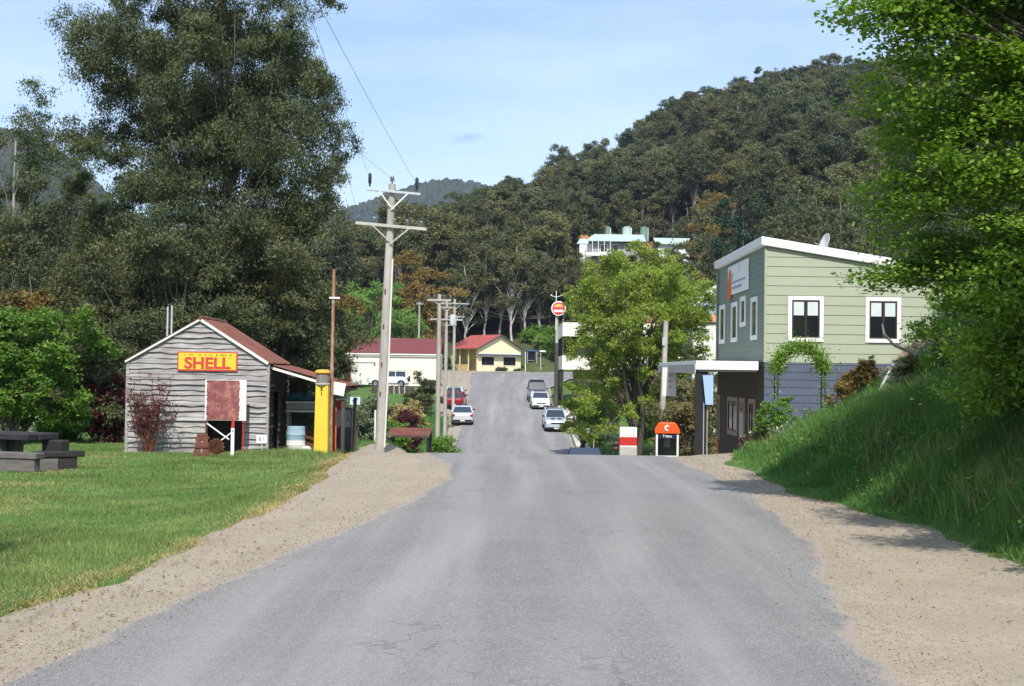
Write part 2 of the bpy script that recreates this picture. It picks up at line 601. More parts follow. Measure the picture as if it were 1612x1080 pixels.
def gravel_mat():
    t = NT('dusty_gravel'); co = t.co()
    v = t.n('ShaderNodeTexVoronoi'); t.l(co, v.inputs['Vector']); v.inputs['Scale'].default_value = 32
    v2 = t.n('ShaderNodeTexVoronoi'); t.l(co, v2.inputs['Vector']); v2.inputs['Scale'].default_value = 11
    a = t.noise(co, 1.3, 6, .7); b = t.noise(co, 14, 5, .75); st = t.noise(t.co((2.8, .12, 1), rot=(0, 0, R(6))), 1.0, 5, .65); dk = t.noise(co, .7, 7, .75)
    col = t.mix(t.ramp(a, .3, .7), (.325, .27, .20), (.415, .355, .272))
    col = t.mix(t.ramp(b, .35, .75, 0, .7), col, (.235, .185, .135))
    col = t.mix(t.ramp(v.outputs['Distance'], .1, .35, .55, 0), col, (.50, .46, .40))
    sp = t.n('ShaderNodeSeparateColor'); t.l(v2.outputs['Color'], sp.inputs[0])
    stone = t.math('MULTIPLY', t.ramp(sp.outputs[0], .80, .82), t.ramp(v2.outputs['Distance'], .12, .25, 1, 0))
    col = t.mix(t.math('MULTIPLY', stone, .7), col, (.20, .18, .16))
    col = t.mix(t.ramp(st, .48, .68, 0, .6), col, (.29, .25, .205))
    col = t.mix(t.ramp(dk, .54, .70, 0, .5), col, (.27, .22, .16))
    fine = t.noise(co, 90, 3, .8)
    col = t.mix(t.ramp(fine, .5, .75, 0, .6), col, (.19, .155, .115))
    col = t.mix(t.ramp(fine, .22, .42, .55, 0), col, (.52, .46, .385))
    rut = t.noise(t.co((2.0, .07, 1), rot=(0, 0, R(5))), 1.0, 3, .5)
    col = t.mix(t.ramp(rut, .55, .66, 0, .45), col, (.27, .235, .195))
    h = t.math('ADD', t.math('MULTIPLY', fine, 1.0), b)
    t.pbr(col, .95, .15, 0, t.bump(h, .6, .012))
    return t.mat


curve_x = [((-6.3, 190), (10, 170.5)), ((-5.4, 195), (12, 172.5)), ((-3, 199), (15, 175)), ((2, 203), (19, 178)), ((10, 208), (25, 182)), ((22, 214), (33, 187)), ((44, 224), (48, 196))]
nseg = 32
road = strip('road', RL, [(a, b) if a < 170 else (165.5, 7) for a, b in RR][:-1] + [(165.5, 7.0), (175, 8.2)], nseg,
             lambda x, y: zr(y) + .012, asphalt_mat(), 172, .2, .06, .12, (.02, .02), 3, curve_x)
me = road.data
tr_ = me.attributes.new('track', 'FLOAT', 'POINT')
uu = np.tile(np.arange(nseg + 1), len(me.vertices) // (nseg + 1)) / nseg
tv = np.exp(-((uu - .30) / .055) ** 2) + np.exp(-((uu - .62) / .06) ** 2) + .6 * np.exp(-((uu - .81) / .05) ** 2)
tr_.data.foreach_set('value', np.clip(tv * .42, 0, 1).astype(np.float32))
at = me.attributes.new('edge', 'FLOAT', 'POINT')
ci = np.tile(np.arange(nseg + 1), len(me.vertices) // (nseg + 1))
ev = np.where((ci == 0) | (ci == nseg), 1.0, np.where((ci == 1) | (ci == nseg - 1), .45, 0.0))
at.data.foreach_set('value', ev.astype(np.float32))
gm = gravel_mat()


def gz(x, y): return H0(x, y) - .004 + .02 * np.sin(1.3 * x + .8 * y) * np.sin(.7 * y) * np.clip((ip(RL, y) - x) + (x - ip(RR, y)) , -1, 0) * -1


strip('gravel_verge', [(a, b - .25) for a, b in GL], [(a, b + .6) for a, b in RL], 8, lambda x, y: H0(x, y) - .01, gm, 172, .3, .16, 0, (.12, .03), 11)
strip('gravel_verge', [(a, b - .6) for a, b in RR], [(a, b + .25) for a, b in GR], 8, lambda x, y: H0(x, y) - .01, gm, 62, .3, 0, .14, (.03, .12), 17)
# far left dirt apron beside the parked cars and in front of the cottage
ap = MB()
apy = list(np.arange(110, 216, 3))
for y in apy:
    w = np.interp(y, [110, 140, 180, 215], [-6.2, -8.5, -13, -20])
    for x in np.linspace(w, float(np.interp(y, [110, 175, 190, 200, 216], [-3.5, -5, -5.5, 0, 6])), 7):
        ap.v.append((x, y, float(zr(y)) - .02))
for i in range(len(apy) - 1):
    for k in range(6):
        ap.f.append((i * 7 + k, i * 7 + k + 1, i * 7 + k + 8, i * 7 + k + 7)); ap.m.append(0)
tag(ap.build('dirt_apron', gm), kind='structure')
# footpath with kerb on the far side of the dip
fp = MB()
fy = list(np.arange(64, 122, 2.0)); prof = [(0, -.1), (.02, .13), (.16, .14), (.17, .135), (1.75, .15), (1.8, -.2)]
for y in fy:
    x0 = float(ip(RR, y)) + .05
    for dx, dz in prof: fp.v.append((x0 + dx, y, float(zr(y)) + dz))
n = len(prof)
for i in range(len(fy) - 1):
    for k in range(n - 1):
        fp.f.append((i * n + k, i * n + k + 1, (i + 1) * n + k + 1, (i + 1) * n + k)); fp.m.append(0)
M['path'] = paint('pale_footpath', (.56, .52, .46), .9, .1, 1.2)
tag(fp.build('footpath', M['path']), kind='structure')
# ------------------------------------------------------------------ vegetation
def rand_dirs(rng, n):
    v = rng.normal(size=(n, 3)); return v / np.linalg.norm(v, axis=1)[:, None]


def leaves(rng, C, size, aspect=.45, droop=0.0, flat=0.0, fold=0.0):
    """rhombic leaf faces at centres C"""
    n = len(C)
    a = rand_dirs(rng, n); a[:, 2] -= droop; a[:, 2] *= (1 - flat * .8)
    a /= np.linalg.norm(a, axis=1)[:, None]
    nrm = rand_dirs(rng, n); nrm[:, 2] += flat * 3 * np.sign(rng.uniform(-.1, 1, n))
    s = np.cross(a, nrm); s /= (np.linalg.norm(s, axis=1)[:, None] + 1e-9)
    L = (size * rng.uniform(.6, 1.3, n))[:, None]
    V = np.stack([C - a * L * .5, C + s * L * aspect * .5 + a * L * .08, C + a * L * .5, C - s * L * aspect * .5 + a * L * .08], 1).reshape(-1, 3)
    Fa = np.arange(4 * n).reshape(n, 4)
    return V, Fa


def clump_points(rng, centres, rad, nleaf, nspray, flatz=.7, spray=.28):
    """leaf centres grouped in sprays inside clumps; also a per-leaf tint"""
    out = []; tint = []
    per = max(1, nleaf // (len(centres) * nspray))
    for c, r in zip(centres, rad):
        ct = rng.uniform(-.18, .18)
        d = rand_dirs(rng, nspray) * (rng.uniform(0, 1, nspray) ** .45)[:, None] * r
        d[:, 2] *= flatz
        sp = c + d
        k = rng.normal(0, 1, (nspray, per, 3)) * (spray * r)
        k[:, :, 2] *= flatz * .8
        out.append((sp[:, None] + k).reshape(-1, 3))
        tint.append(np.clip(.5 + ct + rng.normal(0, .12, (nspray, 1)) + rng.normal(0, .14, (nspray, per)), 0, 1).ravel())
    return np.concatenate(out), np.concatenate(tint)


def envelope(rng, n, cz, rad, shape='ball', bias=.42, mind=0.0, rough=1.0):
    """clump centres inside a crown envelope centred (0,0,cz) with radii rad"""
    ph = rng.uniform(0, 6, 4)
    pts = []
    tries = 0
    while len(pts) < n and tries < n * 60:
        tries += 1
        d = rng.normal(size=3); d /= np.linalg.norm(d)
        r = rng.uniform(0, 1) ** bias
        az = math.atan2(d[1], d[0])
        k = 1 + rough * (.16 * math.sin(2 * az + ph[0]) + .12 * math.sin(3 * az + ph[1] + d[2] * 2) + .10 * math.sin(5 * d[2] + ph[2]))
        p = d * r * k
        if shape == 'cone':
            p[:2] *= (1 - .75 * (p[2] * .5 + .5)) * 1.45
        elif shape == 'vase':
            p[:2] *= (.55 + .6 * (p[2] * .5 + .5))
        elif shape == 'dome':
            p[2] = abs(p[2]) * 1.5 - .75
        q = p * np.array(rad) + np.array([0, 0, cz])
        if mind and any(np.linalg.norm(q - o) < mind for o in pts[-60:]):
            continue
        pts.append(q)
    return np.array(pts)


def branch_mesh(rng, centres, trunk, tr, kfrac=(.35, .75), br=.3, sides=5, every=1, wob=.12, trunk_sides=9):
    """trunk polyline + one limb to every clump centre"""
    mb = MB()
    T = [Vector(p) for p in trunk]
    rads = [tr * (1.15 if i == 0 else 1) * (1 - .8 * i / (len(T) - 1)) for i in range(len(T))]
    mb.tube(T, rads, trunk_sides)
    zs = [p.z for p in T]
    for i, c in enumerate(centres):
        if i % every: continue
        c = Vector(c)
        k = rng.uniform(*kfrac)
        zt = min(max(zs[0] + (c.z - zs[0]) * k, zs[0] + .1), zs[-1] * .98)
        j = max(1, min(len(T) - 1, next((q for q in range(1, len(T)) if zs[q] >= zt), len(T) - 1)))
        u = (zt - zs[j - 1]) / max(1e-6, zs[j] - zs[j - 1])
        s = T[j - 1].lerp(T[j], u)
        L = (c - s).length
        mid = s.lerp(c, .5) + Vector((rng.normal(0, wob * L * .5), rng.normal(0, wob * L * .5), rng.uniform(-.02, .14) * L))
        pts = []
        for q in range(6):
            a = q / 5
            pts.append(s.lerp(mid, a).lerp(mid.lerp(c, a), a))
        r0 = tr * br * min(1.0, .45 + L / 6) * (1 - .55 * (zt - zs[0]) / max(.1, zs[-1] - zs[0]))
        mb.tube(pts, [r0 * (1 - .85 * q / 5) for q in range(6)], sides, cap=False)
    return mb


def trunk_line(rng, h, lean=(0, 0), wob=.15, n=8, z0=-.3):
    pts = []; x = y = 0.0
    for i in range(n):
        u = i / (n - 1)
        pts.append((lean[0] * u + x, lean[1] * u + y, z0 + (h - z0) * u))
        x += rng.normal(0, wob); y += rng.normal(0, wob)
    return pts


def make_tree(name, loc, seed, h, crown_z, rad, nclump, clump_r, nleaf, leaf, lmat, bmat, trunk_r=.2, shape='ball', droop=.2, flat=0.0,
              aspect=.45, nspray=9, flatz=.7, kfrac=(.35, .75), br=.3, bias=.42, lean=(0, 0), trunk_top=None, single=False, label=None, cat='tree', group=None,
              wob=.15, every=1, spray=.28, mind=0.0, extra=None, cull=None, rough=1.0, stems=1, stem_spread=.4, crown_name='crown', trunk_name='trunk', fine=False):
    rng = np.random.default_rng(seed)
    C = envelope(rng, nclump, crown_z, rad, shape, bias, mind, rough)
    if extra is not None: C = np.concatenate([C, np.array(extra, dtype=float)])
    C[:, 0] += lean[0]; C[:, 1] += lean[1]
    if cull: C = np.array([c for c in C if not cull(c)])
    tl = trunk_line(rng, trunk_top or (crown_z + rad[2] * .75), lean, wob)
    mb = branch_mesh(rng, C, tl, trunk_r, kfrac, br, every=every)
    for s in range(stems - 1):
        a = rng.uniform(0, 2 * PI)
        l2 = (lean[0] + math.cos(a) * stem_spread * rad[0], lean[1] + math.sin(a) * stem_spread * rad[1])
        t2 = trunk_line(rng, (trunk_top or (crown_z + rad[2] * .6)) * rng.uniform(.75, 1), l2, wob)
        mb.tube(t2, [trunk_r * .8 * (1 - .8 * i / (len(t2) - 1)) for i in range(len(t2))], 7)
    rr = clump_r * rng.uniform(.7, 1.25, len(C))
    L, tint = clump_points(rng, C, rr, nleaf, nspray, flatz, spray)
    V, Fa = leaves(rng, L, leaf, aspect, droop, flat)
    rnd = np.repeat(tint, 4)
    if single:
        bv = np.array([tuple(p) for p in mb.v]); 
        bq = np.array([f if len(f) == 4 else (f + (f[-1],) * 4)[:4] for f in mb.f if len(f) == 4])
        V2 = np.concatenate([V, bv]); F2 = np.concatenate([Fa, bq + len(V)])
        mi = np.concatenate([np.zeros(len(Fa)), np.ones(len(bq))])
        o = np_obj(name, V2, F2, [lmat, bmat], rnd=np.concatenate([rnd, np.zeros(len(bv))]), mi=mi)
        o.location = loc
        return tag(o, label, cat, group)
    root = empty(name, loc, 0, label, cat, group)
    np_obj(crown_name, V, Fa, lmat, root, rnd=rnd)
    mb.build(trunk_name, bmat, root, smooth=True)
    return root


LM = {}
LM['gum'] = leafmat('gum_leaves', (.030, .046, .019), (.125, .145, .062), objvar=.12, trans=.15)
LM['gum_far'] = leafmat('hill_gum_leaves', (.034, .049, .022), (.126, .142, .062), (.15, .15, .055), objvar=.36, trans=.12)
LM['olive'] = leafmat('olive_leaves', (.044, .056, .022), (.16, .165, .07), objvar=.2, trans=.15)
LM['elm'] = leafmat('fresh_elm_leaves', (.085, .18, .022), (.33, .49, .085), objvar=.05, trans=.42)
LM['lime'] = leafmat('lime_spring_leaves', (.14, .20, .03), (.36, .44, .085), objvar=.05, trans=.4)
LM['bush'] = leafmat('bright_bush_leaves', (.05, .125, .018), (.20, .35, .05), objvar=.1, trans=.3)
LM['willow'] = leafmat('willow_leaves', (.09, .18, .04), (.23, .38, .09), objvar=.05, trans=.3)
LM['autumn'] = leafmat('bronze_leaves', (.12, .085, .026), (.30, .205, .06), objvar=.1, trans=.2)
LM['burgundy'] = leafmat('burgundy_leaves', (.045, .012, .016), (.13, .035, .04), objvar=.05, trans=.2)
LM['pine'] = leafmat('blue_green_needles', (.018, .04, .026), (.06, .10, .06), objvar=.1, trans=.1)
LM['conifer'] = leafmat('green_conifer', (.05, .07, .022), (.14, .165, .06), objvar=.1, trans=.12)
LM['greyshrub'] = leafmat('grey_green_leaves', (.08, .11, .06), (.24, .29, .17), objvar=.1, trans=.2)
LM['photinia'] = leafmat('red_tipped_leaves', (.07, .10, .03), (.30, .22, .10), objvar=.1, trans=.2)
LM['straw'] = leafmat('straw', (.30, .23, .09), (.58, .46, .22), objvar=.1, trans=.2)
LM['grass'] = leafmat('lawn_grass', (.08, .14, .035), (.30, .375, .13), objvar=0, trans=.3, rough=.6)
LM['bankgrass'] = leafmat('bank_grass', (.045, .13, .03), (.16, .31, .075), objvar=0, trans=.3, rough=.6)
LM['blueflower'] = leafmat('blue_petals', (.12, .16, .5), (.35, .4, .8), objvar=0, trans=.2)
LM['whiteflower'] = leafmat('cream_petals', (.6, .55, .3), (.85, .8, .6), objvar=0, trans=.2)

# --- the big gum behind the shed
d = 60
bx = X(372, d, 500)
make_tree('eucalypt_tree', (bx, d, hz(bx, d)), 28, 25, 14.6, (7.3, 5.0, 10.8), 225, 1.1, 440000, .165, LM['gum'], M['bark_far'], .42,
          droop=.9, aspect=.32, nspray=15, flatz=1.0, kfrac=(.45, .9), br=.13, every=2, bias=.45, lean=(-1.5, 0), trunk_top=23, mind=1.0, rough=.5, wob=.12, spray=.2,
          label='very tall gum tree with open crown towering behind the grey timber shed')
# darker trees beneath it
for i, (px, top, d, rw, lm, lab) in enumerate([
    (165, 395, 56, 3.0, 'olive', 'dense olive tree under the tall gum, beside the bright green bush'),
    (285, 330, 54, 3.6, 'gum', 'dark dense tree standing straight behind the shed gable'),
    (420, 345, 58, 3.9, 'olive', 'wide olive-brown tree behind the shed roof and lean-to'),
    (480, 415, 66, 2.6, 'gum', 'narrow dark tree behind the rusty pole'),
    (98, 262, 74, 3.4, 'gum', 'dark gum filling the gap between the two tall gums'),
]):
    x = X(px, d, 600); z0 = hz(x, d); hgt = Z(px, top, d) - z0
    make_tree('olive_tree' if lm == 'olive' else 'eucalypt_tree', (x, d, z0), 40 + i, hgt, hgt * .53, (rw, rw * .8, hgt * .50), 70, .95, 84000, .165, LM[lm], M['bark'], .2,
              droop=.5, aspect=.36, nspray=12, kfrac=(.15, .6), label=lab, spray=.22, mind=.5, stems=2)
d = 78
x = X(22, d, 500); z0 = hz(x, d); hgt = Z(22, 175, d) - z0
make_tree('eucalypt_tree', (x, d, z0), 61, hgt, hgt * .58, (3.9, 2.9, hgt * .45), 74, 1.05, 60000, .22, LM['gum'], M['bark_pale'], .24, br=.2, droop=.7, aspect=.32,
          nspray=12, kfrac=(.5, .85), spray=.22, mind=.7, label='slender gum with a pale trunk beside the taller spreading gum')
d = 62
for i, (px, top) in enumerate(((50, 400), (8, 360))):
    x = X(px, d, 600); z0 = hz(x, d); hgt = Z(px, top, d) - z0
    make_tree('sapling_tree', (x, d, z0), 70 + i, hgt, hgt * .58, (1.1, 1.0, hgt * .42), 26, .6, 8000, .2, LM['autumn'] if i == 0 else LM['olive'], M['bark_pale'], .07, droop=.4,
              nspray=8, label=('thin yellowish sapling with bare pale stems above the bright green bush' if i == 0 else 'thin olive sapling with a straight pale stem behind the green bush'))
# bright green bushes by the picnic table
d = 41
x = X(18, d, 640); z0 = hz(x, d)
make_tree('bush', (x, d, z0), 81, 5, 2.45, (2.7, 1.9, 2.45), 80, .62, 90000, .11, LM['bush'], M['bark'], .09, droop=.1, flat=.35, aspect=.6, nspray=12, stems=4, kfrac=(0, .4),
          label='large bright green leafy bush behind the sleeper picnic table', cat='bush', spray=.2, crown_name='foliage', trunk_name='stem')
d = 43
for i, (px, top, rw, lm, lab) in enumerate([(150, 520, 1.15, 'olive', 'dark olive shrub between the green bush and the shed'),
                                             (185, 600, .75, 'burgundy', 'reddish brown shrub tucked against the shed corner'),
                                             (112, 640, .7, 'bush', 'low green shrub with bright leaves beside the picnic table')]):
    x = X(px, d + i * .4, 640); z0 = hz(x, d); hgt = max(1.3, Z(px, top, d) - z0)
    make_tree('shrub', (x, d, z0), 90 + i, hgt, hgt * .5, (rw, rw, hgt * .5), 34, .42, 15000, .13, LM[lm], M['bark'], .05, stems=3, kfrac=(0, .4), nspray=9,
              label=lab, cat='shrub', crown_name='foliage', trunk_name='stem')

# --- burgundy twiggy shrub in front of the shed
d = 35.3
x = X(236, d, 660); z0 = hz(x, d)
rng = np.random.default_rng(5)
root = empty('twiggy_shrub', (x, d, z0), 0, 'twiggy burgundy shrub growing against the grey shed wall', 'shrub')
mb = MB(); tips = []
for i in range(36):
    a = rng.uniform(0, 2 * PI); s = rng.uniform(.2, .85)
    p0 = Vector((rng.normal(0, .08), rng.normal(0, .05), -.05)); hh = rng.uniform(1.2, 2.25) * (1 - .25 * s)
    p1 = Vector((math.cos(a) * s, math.sin(a) * s * .4, hh))
    m_ = p0.lerp(p1, .5) + Vector((p1.x * .25, 0, .0))
    pts = [p0.lerp(m_, q / 5).lerp(m_.lerp(p1, q / 5), q / 5) for q in range(6)]
    mb.tube(pts, [.013 * (1 - .7 * q / 5) for q in range(6)], 4, cap=False)
    for q in range(9):
        b0 = pts[2].lerp(pts[5], rng.uniform(-.1, 1)); b1 = b0 + Vector((rng.normal(0, .16), rng.normal(0, .08), rng.uniform(.05, .3)))
        mb.tube([b0, b1], [.006, .003], 3, cap=False); tips += [b0.lerp(b1, .3), b0.lerp(b1, .7), b1]
mb.build('stem', M['rust'], root)
tp = np.array([tuple(p) for p in tips]); tp = np.repeat(tp, 3, 0) + rng.normal(0, .035, (len(tp) * 3, 3))
V_, F_ = leaves(rng, tp, .06, .6)
np_obj('foliage', V_, F_, LM['burgundy'], root, rnd=np.repeat(rng.uniform(0, 1, len(tp)), 4))

# --- mid-distance trees along the valley
def std(name, px, top, base_d, rw, lm, lab, seed, nleaf=14000, leaf=.34, shape='ball', bark='bark', cz=.55, rz=.45, n=55, cr=.95, k=(.2, .6), cat='tree', grp=None, tr=.2, z=None, **kw):
    x = X(px, base_d, 560); z0 = hz(x, base_d) if z is None else z
    hgt = Z(px, top, base_d) - z0
    return make_tree(name, (x, base_d, z0), seed, hgt, hgt * cz, (rw, rw * .85, hgt * rz), n, cr, nleaf, leaf, LM[lm], M[bark], tr, shape=shape, kfrac=k, label=lab, cat=cat, group=grp, **kw)


std('willow_tree', 585, 442, 195, 6.4, 'willow', 'bright green willow behind the maroon roofed shed', 101, 22000, .4, n=60, cr=1.5)
std('broadleaf_tree', 640, 470, 190, 3.4, 'willow', 'small green tree between the willow and the bronze trees', 102, 9000, .36, n=30, cr=1.2)
std('bronze_tree', 660, 394, 205, 6.2, 'autumn', 'bronze leaved tree with rounded top above the green willow', 103, 20000, .42, n=60, cr=1.4)
std('bronze_tree', 622, 442, 205, 3.6, 'autumn', 'smaller orange bronze tree close beside the willow', 104, 12000, .4, n=40, cr=1.1)
std('bronze_tree', 522, 425, 150, 3.3, 'autumn', 'brownish tree standing directly behind the rusty pole', 105, 13000, .34, n=44, cr=.9)
for i, (px, top, rw) in enumerate(((738, 410, 4.2), (762, 384, 4.6), (785, 372, 4.8), (806, 376, 4.6), (828, 388, 4.8), (850, 402, 4.0))):
    std('eucalypt_tree', px, top, 224 + 2.5 * (i % 3), rw, 'olive', ['first slender white trunked gum behind the cottage, beside the bronze tree', 'slender white trunked gum behind the red roof end', 'tallest white trunked gum directly behind the cottage gable',
        'white trunked gum behind the right slope of the gable', 'white trunked gum above the blue roofed bus shelter', 'white trunked gum beside the street lamp'][i].replace('right slope', 'brown slope'), 1060 + i, 15000, .38, bark='bark_white', cz=.68, rz=.33, n=42, cr=1.35, k=(.35, .7), tr=.22, br=.5, wob=.35)
std('eucalypt_tree', 735, 420, 232, 4.6, 'gum', 'dark gum between the bronze tree and the broad domed gum', 107, 16000, .42, n=50, cr=1.4, bark='bark_pale')
std('eucalypt_tree', 885, 405, 236, 4.0, 'olive', 'brownish gum between the domed gum and the lime tree', 108, 16000, .42, n=50, cr=1.3, bark='bark_pale')
std('shrub', 842, 520, 226, 3.4, 'bush', 'green shrub behind the blue awning of the yellow cottage', 109, 10000, .4, n=30, cr=1.3, cat='shrub', tr=.1)
std('shrub', 868, 532, 222, 2.6, 'willow', 'light green shrub beside the street lamp', 110, 9000, .38, n=26, cr=1.1, cat='shrub', tr=.1)
std('shrub', 905, 515, 215, 5.5, 'bush', 'wide green shrub beyond the hotel sign pole', 111, 14000, .4, n=36, cr=1.4, cat='shrub', tr=.1)

# the lime tree in front of the hotel
d = 78
x = X(1005, d, 640); z0 = hz(x, d)
make_tree('lime_tree', (x, d, z0), 121, 13, 9.3, (4.35, 3.9, 4.0), 180, .72, 98000, .145, LM['lime'], M['bark'], .24, droop=.1, aspect=.6, nspray=11, kfrac=(.3, .7), br=.22, every=2, bias=.36, extra=[tuple(q) for q in np.random.default_rng(9).uniform((-3.9, -1.8, 3.0), (3.8, 1.8, 7.5), (34, 3))] + [(-3.6, -.5, 2.0), (-3.2, -1, 3.0), (-2.6, .5, 4.0), (-3.8, .3, 4.6), (-1.6, -1.5, 4.9), (-3.0, .8, 1.4), (-2.2, -1.2, 2.2), (1.8, -1, 4.6), (2.8, .5, 4.9), (3.4, 0, 5.6), (-2.8, 0, 6.6), (.6, -1.8, 4.0), (1.4, 1, 5.8), (-1, 1.6, 6.2), (3, -1, 3.4), (2.2, 1.2, 2.6), (-4.0, -.6, 6.6), (1.2, -1.4, 2.8), (-.6, -1.5, 3.0), (3.9, 0, 6.8)], stems=4,
          stem_spread=.5, spray=.22, mind=.45, label='rounded lime green spring tree in front of the white hotel', wob=.2, rough=.22)
std('broadleaf_tree', 925, 590, 84, 1.9, 'lime', 'small olive green tree over the footpath beside the parked cars', 122, 14000, .17, n=40, cr=.55, k=(.2, .6))
std('broadleaf_tree', 960, 560, 92, 2.6, 'olive', 'dull green tree under the hotel verandah', 123, 16000, .18, n=46, cr=.7, k=(.2, .6))
std('shrub', 1040, 612, 86, 2.3, 'bush', 'dark green shrub between the lime tree trunk and power pole', 124, 12000, .17, n=36, cr=.7, cat='shrub', tr=.08)
for i, (px, top, d, rw) in enumerate(((1082, 592, 62, 1.5), (1100, 552, 68, 2.0), (1085, 566, 76, 2.0))):
    std('shrub', px, top, d, rw, 'photinia' if i != 1 else 'olive', ['red tipped shrub standing behind the orange phone booth', 'tall olive shrub beside the far end of the green building', 'bronze green shrub between the phone booth and the hotel'][i],
        130 + i, 15000, .15, n=50, cr=.5, k=(0, .4), cat='shrub', tr=.06, stems=3, crown_name='foliage', trunk_name='stem', cz=.5, rz=.5)

# shrubs in the dip on the left of the road
for i, (px, top, d, rw, lm, lab) in enumerate([
    (572, 612, 58, 1.15, 'greyshrub', 'grey green shrub behind the tall power pole'),
    (545, 620, 62, 1.2, 'greyshrub', 'pale leafy shrub behind the lean-to sign'),
    (668, 592, 112, 1.9, 'olive', 'olive green bush beside the row of power poles'),
    (640, 632, 92, 1.2, 'straw', 'straw coloured bush of dry grass below the white wagon'),
    (612, 626, 100, 1.9, 'olive', 'mixed olive scrub below the parked white wagon'),
    (640, 650, 84, 1.0, 'burgundy', 'dark red shrub beyond the rusty shelter roof'),
    (622, 665, 76, .8, 'bush', 'small green shrub beside the dark red shrub'),
    (700, 690, 66, .7, 'bush', 'low green shrub on the grassy road edge by the poles'),
]):
    std('shrub', px, top, d, rw, lm, lab, 140 + i, 12000, .13 if d < 70 else .17, n=40, cr=.42, k=(0, .4), cat='shrub', tr=.05, stems=3, crown_name='foliage', trunk_name='stem', cz=.5, rz=.5)

# --- forest on the hill: eucalypts copied from a few kinds
protos = []
specs = [(201, 15, .72, (3.4, 3.2, 4.2), 30, 1.25, 'ball', .2), (202, 17, .74, (3.0, 3.0, 4.4), 26, 1.3, 'vase', .22), (203, 13, .62, (3.7, 3.6, 4.6), 34, 1.3, 'ball', .17),
         (204, 18, .76, (3.6, 3.4, 4.0), 24, 1.35, 'vase', .24), (205, 10, .58, (3.3, 3.3, 4.0), 30, 1.2, 'dome', .15)]
rng = np.random.default_rng(77)
pos = []; lows = []
for y in np.arange(222, 500, 6.0):
    for x in np.arange(-.27 * y - 6, .40 * y + 6, 6.2):
        xx = x + rng.uniform(-2.8, 2.8); yy = y + rng.uniform(-2.8, 2.8)
        if 12 < xx < 38 and 254 < yy < 271: continue
        low = yy < 262 and 8 < xx < 42
        if yy < 230 and -12 < xx < 20: continue
        if yy < 240 and xx < -40: continue
        pos.append((xx, yy)); lows.append(low)
pos = np.array(pos); pz = H(pos[:, 0], pos[:, 1])
# rank by how large and how exposed each one is: near ones and the skyline first
ang = (pz - 1.7) / pos[:, 1]
order = np.argsort(pos[:, 1] * 1.0 - 260 * (pos[:, 1] > 466) * (rng.uniform(0, 1, len(pos)) < .75))
NI = 240
gum_labels = ['grey green gum with a pale trunk standing in the hillside forest', 'tall dark gum with an open crown standing in the hillside forest',
              'low dense gum with a rounded crown standing in the hillside forest', 'tall gum with tufted foliage standing in the hillside forest', 'short spreading gum among the taller hillside gums']
cnt = 0
for j in order[:NI]:
    k = int(rng.integers(0, 5)); sca = rng.uniform(.62, 1.12) if rng.uniform() < .8 else rng.uniform(1.15, 1.5)
    if len(protos) <= 4:
        k = len(protos)
        s_ = specs[k]
        o = make_tree('eucalypt_tree', (0, 0, 0), s_[0], s_[1], s_[1] * s_[2], s_[3], s_[4], s_[5], 10000, .37, LM['gum_far'], M['bark_far'], s_[7], shape=s_[6], droop=.3,
                      aspect=.5, nspray=9, kfrac=(.4, .75), single=True, rough=1.7, label=gum_labels[k], cat='tree', group='gums of the hillside forest, kind %s' % 'abcde'[k], spray=.25, trunk_top=s_[1] * .9)
        o['group'] = ['pale trunked gums of the hillside forest', 'tall open gums of the hillside forest', 'rounded gums of the hillside forest', 'tufted gums of the hillside forest', 'short gums of the hillside forest'][k]
        protos.append(o)
    else:
        o = protos[k].copy(); COL.objects.link(o)
    o.location = (pos[j, 0], pos[j, 1], pz[j] - .4)
    o.rotation_euler = (rng.normal(0, .05), rng.normal(0, .05), rng.uniform(0, 6.28)); sca *= (.42 if lows[j] else 1)
    o.scale = (sca, sca, sca * rng.uniform(.9, 1.15))


